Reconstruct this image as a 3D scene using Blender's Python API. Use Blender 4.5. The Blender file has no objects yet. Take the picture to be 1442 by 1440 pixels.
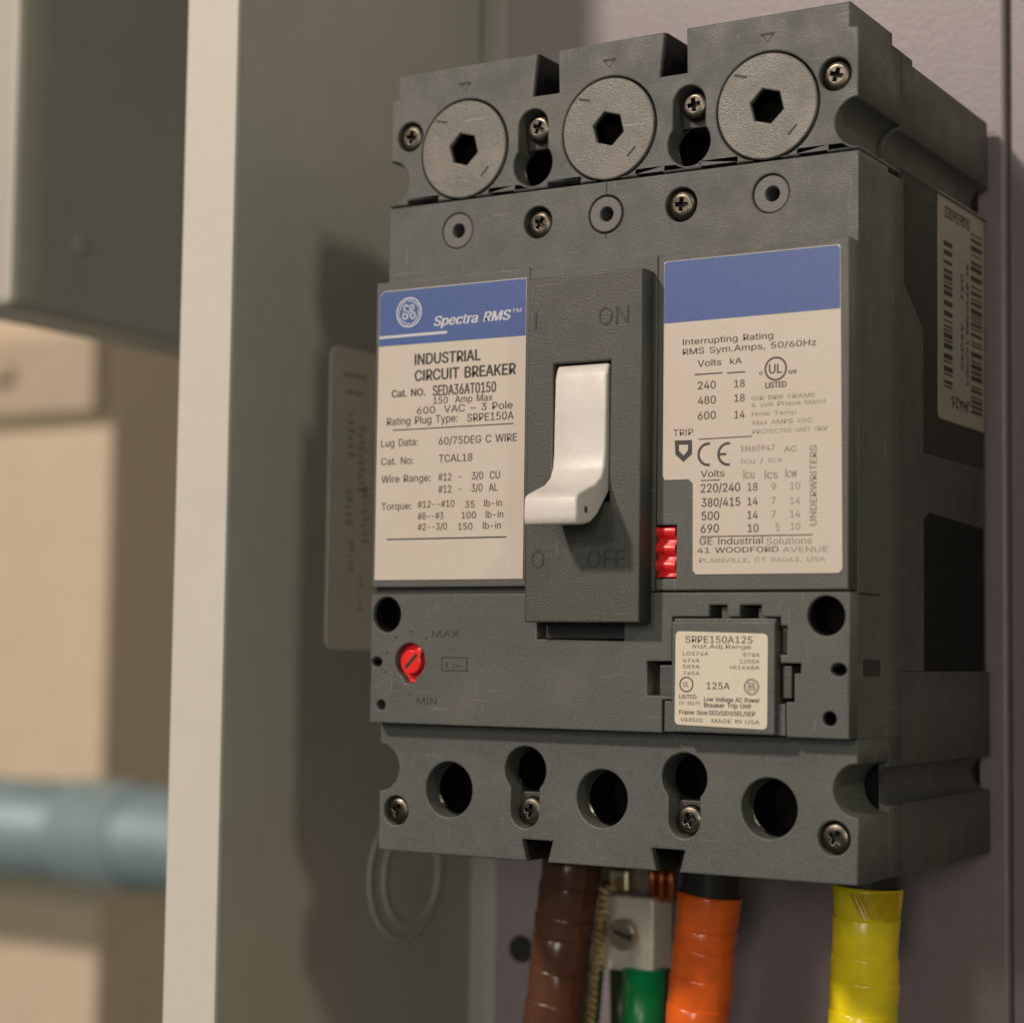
import bpy, bmesh, math, random
from mathutils import Vector, Matrix
from mathutils.geometry import tessellate_polygon
random.seed(7)
S = 0.001                      # everything below is written in millimetres
scene = bpy.context.scene
COL = scene.collection

# ---------------------------------------------------------------- camera
cd = bpy.data.cameras.new('camera'); cam = bpy.data.objects.new('camera', cd); COL.objects.link(cam)
_f = Vector((-0.5154278, 0.8538983, 0.0720553)); _r = Vector((0.8565468, 0.5158951, 0.0134079)); _u = _r.cross(_f)
_m = Matrix((_r, _u, -_f)).transposed().to_4x4(); _m.translation = Vector((235.095, -333.641, 14.421)) * S
cam.matrix_world = _m
cd.sensor_width = 36; cd.lens = 69.25; cd.clip_start = 0.01; cd.clip_end = 20
cd.dof.use_dof = True; cd.dof.focus_distance = 0.380; cd.dof.aperture_fstop = 12.0
scene.camera = cam

# ---------------------------------------------------------------- world and lamps
world = bpy.data.worlds.new('World'); scene.world = world; world.use_nodes = True
bg = world.node_tree.nodes['Background']; bg.inputs[0].default_value = (0.90, 0.98, 0.84, 1); bg.inputs[1].default_value = 0.085

def lamp(name, pos, target, size, power, color):
    l = bpy.data.lights.new(name, 'AREA'); l.shape = 'DISK'; l.size = size; l.energy = power; l.color = color
    o = bpy.data.objects.new(name, l); COL.objects.link(o)
    o.location = Vector(pos) * S
    d = (Vector(target) - Vector(pos)) * S
    o.rotation_euler = d.to_track_quat('-Z', 'Y').to_euler()
    return o
AIM = (52, 0, 45)
lamp('room_lamp_left', (52 - 0.36 * 3000, -0.74 * 3000, 45 + 0.54 * 3000), AIM, 0.24, 61, (1.0, 0.845, 0.715))
lamp('room_lamp_right', (52 + 0.69 * 1700, -0.43 * 1700, 45 + 0.58 * 1700), AIM, 0.18, 4.6, (1.0, 0.98, 0.70))

lamp('room_lamp_front', (52 - 0.13 * 2400, -2400, 45 + 0.30 * 2400), AIM, 0.36, 9, (1.0, 0.86, 0.76))
lamp('fill_lamp_low', (52 + 0.30 * 2300, -0.93 * 2300, 45 + 0.10 * 2300), AIM, 0.50, 8.5, (1.0, 0.92, 0.78))  # soft fill added to lift shade on the left wall, no real source

scene.view_settings.view_transform = 'Standard'; scene.view_settings.look = 'None'
scene.view_settings.exposure = 0; scene.view_settings.gamma = 1
scene.render.engine = 'CYCLES'

# ---------------------------------------------------------------- materials
def mat(name, color, rough=0.5, metal=0.0, noise=0.0, nscale=900, bump=0.0, bscale=2500, spec=0.5, coat=0.0, rvar=0.0, dirt=None, dscale=60, damt=0.0, scratch=None):
    m = bpy.data.materials.new(name); m.use_nodes = True; nt = m.node_tree; N = nt.nodes; L = nt.links
    b = N['Principled BSDF']; b.inputs['Roughness'].default_value = rough; b.inputs['Metallic'].default_value = metal
    b.inputs['Specular IOR Level'].default_value = spec; b.inputs['Coat Weight'].default_value = coat
    tc = N.new('ShaderNodeNewGeometry')
    col = None
    base = (*color, 1)
    b.inputs['Base Color'].default_value = base
    src = None
    def ntex(scale, detail=3):
        t = N.new('ShaderNodeTexNoise'); t.inputs['Scale'].default_value = scale; t.inputs['Detail'].default_value = detail
        L.new(tc.outputs['Position'], t.inputs['Vector']); return t
    if noise > 0:
        t = ntex(nscale); r = N.new('ShaderNodeMapRange'); r.inputs['From Min'].default_value = .3; r.inputs['From Max'].default_value = .7
        r.inputs['To Min'].default_value = 1 - noise; r.inputs['To Max'].default_value = 1 + noise
        L.new(t.outputs['Fac'], r.inputs['Value'])
        h = N.new('ShaderNodeVectorMath'); h.operation = 'SCALE'; h.inputs[0].default_value = color
        L.new(r.outputs[0], h.inputs['Scale']); src = h.outputs[0]
    if dirt:
        t = ntex(dscale, 6); r = N.new('ShaderNodeMapRange'); r.inputs['From Min'].default_value = .5; r.inputs['From Max'].default_value = .72
        r.inputs['To Max'].default_value = damt; L.new(t.outputs['Fac'], r.inputs['Value'])
        mx = N.new('ShaderNodeMix'); mx.data_type = 'RGBA'; L.new(r.outputs[0], mx.inputs['Factor'])
        if src: L.new(src, mx.inputs['A'])
        else: mx.inputs['A'].default_value = base
        mx.inputs['B'].default_value = (*dirt, 1); src = mx.outputs['Result']
    if scratch:                    # fine scuffs: two stretched noises, thresholded
        for k, sc in enumerate(((90, 90, 2400), (2600, 300, 160))):
            mp = N.new('ShaderNodeMapping'); mp.inputs['Scale'].default_value = sc; mp.inputs['Rotation'].default_value = (.5, .4 + k, .7 + .8 * k)
            L.new(tc.outputs['Position'], mp.inputs['Vector'])
            t = N.new('ShaderNodeTexNoise'); t.inputs['Scale'].default_value = 1; t.inputs['Detail'].default_value = 1; L.new(mp.outputs[0], t.inputs['Vector'])
            r = N.new('ShaderNodeMapRange'); r.inputs['From Min'].default_value = .71; r.inputs['From Max'].default_value = .80; r.inputs['To Max'].default_value = .55
            L.new(t.outputs['Fac'], r.inputs['Value'])
            mx = N.new('ShaderNodeMix'); mx.data_type = 'RGBA'; L.new(r.outputs[0], mx.inputs['Factor'])
            if src: L.new(src, mx.inputs['A'])
            else: mx.inputs['A'].default_value = base
            mx.inputs['B'].default_value = (*scratch, 1); src = mx.outputs['Result']
    if src: L.new(src, b.inputs['Base Color'])
    if rvar > 0:
        t = ntex(180); r = N.new('ShaderNodeMapRange'); r.inputs['From Min'].default_value = .3; r.inputs['From Max'].default_value = .7
        r.inputs['To Min'].default_value = max(.02, rough - rvar); r.inputs['To Max'].default_value = min(1, rough + rvar)
        L.new(t.outputs['Fac'], r.inputs['Value']); L.new(r.outputs[0], b.inputs['Roughness'])
    if bump > 0:
        t = ntex(bscale, 2); bp = N.new('ShaderNodeBump'); bp.inputs['Strength'].default_value = bump; bp.inputs['Distance'].default_value = 0.0002
        L.new(t.outputs['Fac'], bp.inputs['Height']); L.new(bp.outputs['Normal'], b.inputs['Normal'])
    return m
M = {}
M['case'] = mat('case_plastic', (.086, .091, .089), .55, noise=.12, nscale=1500, bump=.35, bscale=2600, dirt=(.15, .14, .12), dscale=70, damt=.35, rvar=.1, scratch=(.20, .19, .17))
M['esc'] = mat('escutcheon_plastic', (.064, .066, .062), .5, noise=.10, nscale=1500, bump=.45, bscale=2800, rvar=.08, scratch=(.15, .145, .13))
M['engrave'] = mat('engraved_plastic', (.022, .022, .020), .6)
M['mark'] = mat('moulded_marking', (.042, .043, .040), .6)
M['black'] = mat('black_plastic_and_shade', (.010, .010, .009), .7, noise=.2, bump=.3, spec=.2)  # black parts, plus shade painted on side panels and in notches
M['zinc'] = mat('zinc_screw', (.50, .41, .34), .36, .6, noise=.15, nscale=600, bump=.2)
M['dim'] = mat('shaded_plastic', (.022, .023, .021), .65, noise=.15, bump=.3)  # case plastic darkened to carry shade in its colour
M['void'] = mat('cavity_shade', (.008, .008, .007), .9, spec=.1)  # shade inside holes and sockets painted as near-black liners
M['disc'] = mat('plug_disc_plastic', (.145, .138, .128), .42, noise=.16, nscale=1800, bump=.35, bscale=3200, rvar=.1, dirt=(.26, .23, .20), dscale=110, damt=.6, scratch=(.36, .33, .29))
M['ring'] = mat('ring_plastic', (.125, .122, .125), .5, bump=.3)
M['screw'] = mat('bronzed_steel', (.12, .108, .09), .33, 1.0, noise=.2, nscale=1200, bump=.12, bscale=1400, rvar=.12)
M['lever'] = mat('white_nylon', (.65, .615, .60), .42, noise=.03, bump=.12, bscale=1500, dirt=(.5, .42, .34), dscale=120, damt=.25, rvar=.06)
M['paper'] = mat('label_paper', (.58, .515, .455), .42, noise=.03, nscale=1800, bump=.06, dirt=(.54, .46, .34), dscale=60, damt=.35)
M['sticker'] = mat('sticker_paper', (.66, .60, .50), .42, noise=.03, nscale=1800)
M['blue'] = mat('label_blue', (.060, .108, .315), .42, noise=.07, nscale=1500, bump=.05)
M['white_ink'] = mat('white_ink', (.56, .56, .60), .5)
M['ink'] = mat('black_ink', (.05, .045, .045), .6)
M['ink_faint'] = mat('faint_ink', (.27, .235, .19), .6)
M['sideink'] = mat('side_label_ink', (.03, .03, .025), .6)
M['sidepaper'] = mat('side_label_paper', (.36, .34, .29), .5, noise=.05)
M['red'] = mat('red_plastic', (.80, .022, .022), .3, noise=.1, bump=.1, spec=.6)
M['paint'] = mat('enclosure_paint', (.47, .455, .41), .42, noise=.03, nscale=120, bump=.25, bscale=700, dirt=(.36, .34, .29), dscale=14, damt=.3)
M['lit_paint'] = mat('enclosure_lit_paint', (.60, .575, .53), .42, noise=.02, nscale=120, bump=.2, bscale=700)  # wall paint made lighter, light on the front edge put into the colour
M['plate'] = mat('mounting_plate_paint', (.225, .195, .215), .38, noise=.04, nscale=400, bump=.3, bscale=900, dirt=(.22, .195, .195), dscale=20, damt=.3)
M['galv'] = mat('galvanised_steel', (.36, .48, .53), .5, .25, noise=.08, nscale=40, rvar=.1)
M['wall'] = mat('beige_wall', (.86, .71, .54), .85, noise=.03, nscale=30, bump=.2, bscale=200)
M['wall_beige'] = mat('darker_beige', (.66, .55, .42), .6, noise=.05, nscale=20)
M['brown'] = mat('brown_tape', (.095, .040, .022), .24, noise=.12, nscale=250, bump=.2, bscale=300, spec=.6)
M['orange'] = mat('orange_tape', (.80, .13, .012), .24, noise=.10, nscale=250, bump=.2, bscale=300, spec=.6)
M['yellow'] = mat('yellow_tape', (.86, .70, .008), .26, noise=.07, nscale=250, bump=.2, bscale=300, spec=.6)
M['green'] = mat('green_insulation', (.006, .30, .09), .3, noise=.1, nscale=300)
M['olive'] = mat('dark_green_insulation', (.03, .05, .02), .35, noise=.1, nscale=300)
M['rubber'] = mat('black_insulation', (.012, .012, .012), .4)
M['alu'] = mat('aluminium_lug', (.78, .74, .66), .42, .2, noise=.1, nscale=500, bump=.4, bscale=900, rvar=.1)
M['copper'] = mat('copper_strand', (.60, .20, .07), .3, 1.0, noise=.2, nscale=600)
M['tinned'] = mat('bare_strand', (.85, .74, .50), .25, 1.0, noise=.2, nscale=600)
M['infolabel'] = mat('aged_label_paper', (.85, .79, .66), .5, noise=.05, nscale=60)
M['infoink'] = mat('smudged_ink', (.52, .475, .39), .6)

# ---------------------------------------------------------------- helpers
WLOC = {}
def tag(o, label=None, cat=None, group=None, kind=None):
    if label: o['label'] = label
    if cat: o['category'] = cat
    if group: o['group'] = group
    if kind: o['kind'] = kind
    return o
def empty(name, loc, label=None, cat=None, group=None):
    o = bpy.data.objects.new(name, None); COL.objects.link(o); o.empty_display_size = .01
    o.location = Vector(loc) * S; WLOC[o] = Vector(loc)
    return tag(o, label, cat, group)
def link(name, me, m, parent=None, pivot=None, smooth=False):
    """me: mesh with vertices in world millimetres -> one object whose origin sits inside it."""
    vs = [v.co for v in me.vertices]
    if pivot is None:
        lo = Vector([min(v[i] for v in vs) for i in range(3)]); hi = Vector([max(v[i] for v in vs) for i in range(3)])
        c = (lo + hi) / 2
    else: c = Vector(pivot)
    me.transform(Matrix.Translation(-c)); me.transform(Matrix.Scale(S, 4))
    me.materials.clear(); me.materials.append(m)
    if smooth:
        for p in me.polygons: p.use_smooth = True
    me.name = name
    o = bpy.data.objects.new(name, me); COL.objects.link(o)
    if parent is not None:
        o.parent = parent; o.location = (c - WLOC[parent]) * S
    else: o.location = c * S
    WLOC[o] = c
    return o
def twin(o, at, name=None):
    """copy of a part (sharing its mesh), centred at another point of the same thing"""
    c = o.copy(); COL.objects.link(c); c.parent = o.parent
    base = WLOC[o.parent] if o.parent else Vector((0, 0, 0))
    c.location = (Vector(at) - base) * S; WLOC[c] = Vector(at)
    for ch in list(o.children):
        d = ch.copy(); COL.objects.link(d); d.parent = c; WLOC[d] = WLOC[ch] - WLOC[o] + Vector(at)
    return c
def area2(l): return sum(l[i][0] * l[(i + 1) % len(l)][1] - l[(i + 1) % len(l)][0] * l[i][1] for i in range(len(l)))
def circ(cx, cz, r, n=40, rz=None):
    return [(cx + r * math.cos(2 * math.pi * i / n), cz + (rz or r) * math.sin(2 * math.pi * i / n)) for i in range(n)]
def rrect(x0, z0, x1, z1, r=.6, n=5):
    out = []
    for cx, cz, a in ((x1 - r, z1 - r, 0), (x0 + r, z1 - r, 90), (x0 + r, z0 + r, 180), (x1 - r, z0 + r, 270)):
        for i in range(n + 1):
            t = math.radians(a + 90 * i / n); out.append((cx + r * math.cos(t), cz + r * math.sin(t)))
    return out
def arc(cx, cz, r, a0, a1, n=16):
    return [(cx + r * math.cos(math.radians(a0 + (a1 - a0) * i / n)), cz + r * math.sin(math.radians(a0 + (a1 - a0) * i / n))) for i in range(n + 1)]
def slab(loops, a, b, bevel=.25, axis='y', res=2):
    """mesh of a filled outline (loops[0]) with holes, from depth a to depth b along axis, edges rounded by bevel.
    axis 'y': loop = (x,z); axis 'x': loop = (y,z); axis 'z': loop = (x,y)"""
    cu = bpy.data.curves.new('tmp', 'CURVE'); cu.dimensions = '2D'; cu.fill_mode = 'BOTH'
    for k, l in enumerate(loops):
        l = list(l)
        if (area2(l) > 0) != (k == 0): l.reverse()
        sp = cu.splines.new('POLY'); sp.points.add(len(l) - 1); sp.use_cyclic_u = True
        for p, q in zip(sp.points, l): p.co = (q[0], q[1], 0, 1)
    h = abs(b - a) / 2; bevel = min(bevel, h * .98)
    cu.extrude = h - bevel; cu.bevel_depth = bevel; cu.bevel_resolution = res; cu.offset = -bevel
    o = bpy.data.objects.new('tmp', cu); COL.objects.link(o)
    bpy.context.view_layer.update()
    me = bpy.data.meshes.new_from_object(o.evaluated_get(bpy.context.evaluated_depsgraph_get()))
    bpy.data.objects.remove(o); bpy.data.curves.remove(cu)
    mid = (a + b) / 2
    if axis == 'y': mtx = Matrix(((1, 0, 0, 0), (0, 0, -1, mid), (0, 1, 0, 0), (0, 0, 0, 1)))
    elif axis == 'x': mtx = Matrix(((0, 0, 1, mid), (1, 0, 0, 0), (0, 1, 0, 0), (0, 0, 0, 1)))
    else: mtx = Matrix.Translation((0, 0, mid))
    me.transform(mtx)
    return me
def merge(*meshes):
    bm = bmesh.new()
    for m in meshes: bm.from_mesh(m)
    me = bpy.data.meshes.new('m'); bm.to_mesh(me); bm.free(); return me
def box(x0, x1, y0, y1, z0, z1, bev=.3):
    bm = bmesh.new(); bmesh.ops.create_cube(bm, size=1)
    for v in bm.verts: v.co = Vector(((x0 + x1) / 2 + v.co.x * (x1 - x0), (y0 + y1) / 2 + v.co.y * (y1 - y0), (z0 + z1) / 2 + v.co.z * (z1 - z0)))
    if bev: bmesh.ops.bevel(bm, geom=bm.edges[:], offset=bev, segments=2, affect='EDGES', profile=.5)
    me = bpy.data.meshes.new('b'); bm.to_mesh(me); bm.free(); return me
def lathe(prof, origin, axis, n=40, cap=True):
    """prof: (distance along axis, radius)"""
    ax = Vector(axis).normalized(); t = ax.orthogonal().normalized(); s = ax.cross(t); O = Vector(origin)
    bm = bmesh.new(); rings = []
    for d, r in prof: rings.append([bm.verts.new(O + ax * d + (t * math.cos(2 * math.pi * i / n) + s * math.sin(2 * math.pi * i / n)) * r) for i in range(n)])
    for A, B in zip(rings, rings[1:]):
        for i in range(n): bm.faces.new((A[i], A[(i + 1) % n], B[(i + 1) % n], B[i]))
    if cap: bm.faces.new(rings[0][::-1]); bm.faces.new(rings[-1])
    bmesh.ops.recalc_face_normals(bm, faces=bm.faces[:])
    me = bpy.data.meshes.new('l'); bm.to_mesh(me); bm.free(); return me
def tube(path, r, n=14, closed=False):
    bm = bmesh.new(); rings = []; P = [Vector(p) for p in path]; prev = None
    rr = r if hasattr(r, '__len__') else [r] * len(P)
    for i, p in enumerate(P):
        if closed: d = P[(i + 1) % len(P)] - P[i - 1]
        else: d = P[min(i + 1, len(P) - 1)] - P[max(i - 1, 0)]
        d.normalize()
        t = d.orthogonal().normalized() if prev is None else (prev - d * prev.dot(d)).normalized()
        prev = t; s = d.cross(t)
        rings.append([bm.verts.new(p + (t * math.cos(2 * math.pi * k / n) + s * math.sin(2 * math.pi * k / n)) * rr[i]) for k in range(n)])
    m = len(rings)
    for i in range(m if closed else m - 1):
        A = rings[i]; B = rings[(i + 1) % m]
        for k in range(n): bm.faces.new((A[k], A[(k + 1) % n], B[(k + 1) % n], B[k]))
    if not closed: bm.faces.new(rings[0][::-1]); bm.faces.new(rings[-1])
    bmesh.ops.recalc_face_normals(bm, faces=bm.faces[:])
    me = bpy.data.meshes.new('t'); bm.to_mesh(me); bm.free(); return me
_LET = {}
def letter(ch):
    if ch not in _LET:
        polys = [[(p[i], p[i + 1]) for i in range(0, len(p), 2)] for p in GLYPHS[ch][1]]
        outer = [l for l in polys if area2(l) < 0]; inner = [l for l in polys if area2(l) >= 0]
        if not outer: outer, inner = inner, []
        pieces = []
        for k, o_ in enumerate(outer):      # overlapping strokes are filled one by one, each with the holes inside it
            grp = [o_] + [i for i in inner if min(p[0] for p in i) >= min(p[0] for p in o_) and max(p[0] for p in i) <= max(p[0] for p in o_) and min(p[1] for p in i) >= min(p[1] for p in o_) and max(p[1] for p in i) <= max(p[1] for p in o_)]
            tri = tessellate_polygon([[Vector((p[0], p[1], 0)) for p in g] for g in grp])
            vs = [(p[0] * .01, p[1] * .01, .004 * -k) for g in grp for p in g]
            m_ = bpy.data.meshes.new('g'); m_.from_pydata(vs, [], [t for t in tri]); m_.update(); pieces.append(m_)
        for m_ in pieces:
            if sum(p.normal.z * p.area for p in m_.polygons) < 0: m_.flip_normals()
        _LET[ch] = merge(*pieces)
    return _LET[ch]
def word(s, x0, x1, z, h, bold=0, ital='', y=0.0, ext=0.0):
    """flat lettering fitted between x0 and x1 with capitals h tall, lying in the plane y"""
    parts = []; x = 0
    for ch in s:
        if ch != ' ':
            q = letter(ch).copy(); q.transform(Matrix.Translation((x, 0, 0))); parts.append(q)
        x += GLYPHS[ch][0] * .01
    me = merge(*parts)
    if ital: me.transform(Matrix(((1, .24, 0, 0), (0, 1, 0, 0), (0, 0, 1, 0), (0, 0, 0, 1))))
    xs = [v.co.x for v in me.vertices]; a, b = min(xs), max(xs); sx = (x1 - x0) / (b - a); sz = h / 5.09
    me.transform(Matrix(((sx, 0, 0, x0 - a * sx), (0, 0, -1, y), (0, sz, 0, z), (0, 0, 0, 1))))
    if not ext:                     # stroke weight: the same letters again, a hair to either side
        w = h * (.012 + .045 * bold); parts = []
        for k, (dx, dz) in enumerate(((-w, 0), (w, 0), (0, w * .6), (0, -w * .6))):
            q = me.copy(); q.transform(Matrix.Translation((dx, .004 * (k + 1), dz))); parts.append(q)
        me = merge(me, *parts)
    if ext:
        bm = bmesh.new(); bm.from_mesh(me)
        r = bmesh.ops.extrude_face_region(bm, geom=bm.faces[:])
        for v in [g for g in r['geom'] if isinstance(g, bmesh.types.BMVert)]: v.co.y -= ext
        bmesh.ops.recalc_face_normals(bm, faces=bm.faces[:]); bm.to_mesh(me); bm.free()
    return me
def words(table, y): return [word(t[0], t[1], t[2], t[3], t[4], t[5] if len(t) > 5 else 0, t[6] if len(t) > 6 else '', y) for t in table]
def flat(loops, y):
    """paper-thin print: outline with holes as a flat sheet 0.02 mm thick"""
    return slab(loops, y - .01, y + .01, 0)
def bar(x0, z0, x1, z1, t, y):
    d = Vector((x1 - x0, z1 - z0)).normalized() * t / 2
    return flat([[(x0 - d.y, z0 + d.x), (x1 - d.y, z1 + d.x), (x1 + d.y, z1 - d.x), (x0 + d.y, z0 - d.x)]], y)
def ringp(cx, cz, r1, r0, y): return flat([circ(cx, cz, r1, 36), circ(cx, cz, r0, 36)], y)
def stroke(pts, w, y):
    """ribbon along a polyline in the plane y"""
    P = [Vector(p) for p in pts]; L = []; R = []
    for i, p in enumerate(P):
        d = (P[min(i + 1, len(P) - 1)] - P[max(i - 1, 0)]).normalized(); n = Vector((-d.y, d.x)) * w / 2
        L.append(p + n); R.append(p - n)
    bm = bmesh.new(); A = [bm.verts.new((p.x, y, p.y)) for p in L]; B = [bm.verts.new((p.x, y, p.y)) for p in R]
    for i in range(len(P) - 1): bm.faces.new((A[i], A[i + 1], B[i + 1], B[i]))
    me = bpy.data.meshes.new('s'); bm.to_mesh(me); bm.free(); return me
W = 104.6
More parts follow.
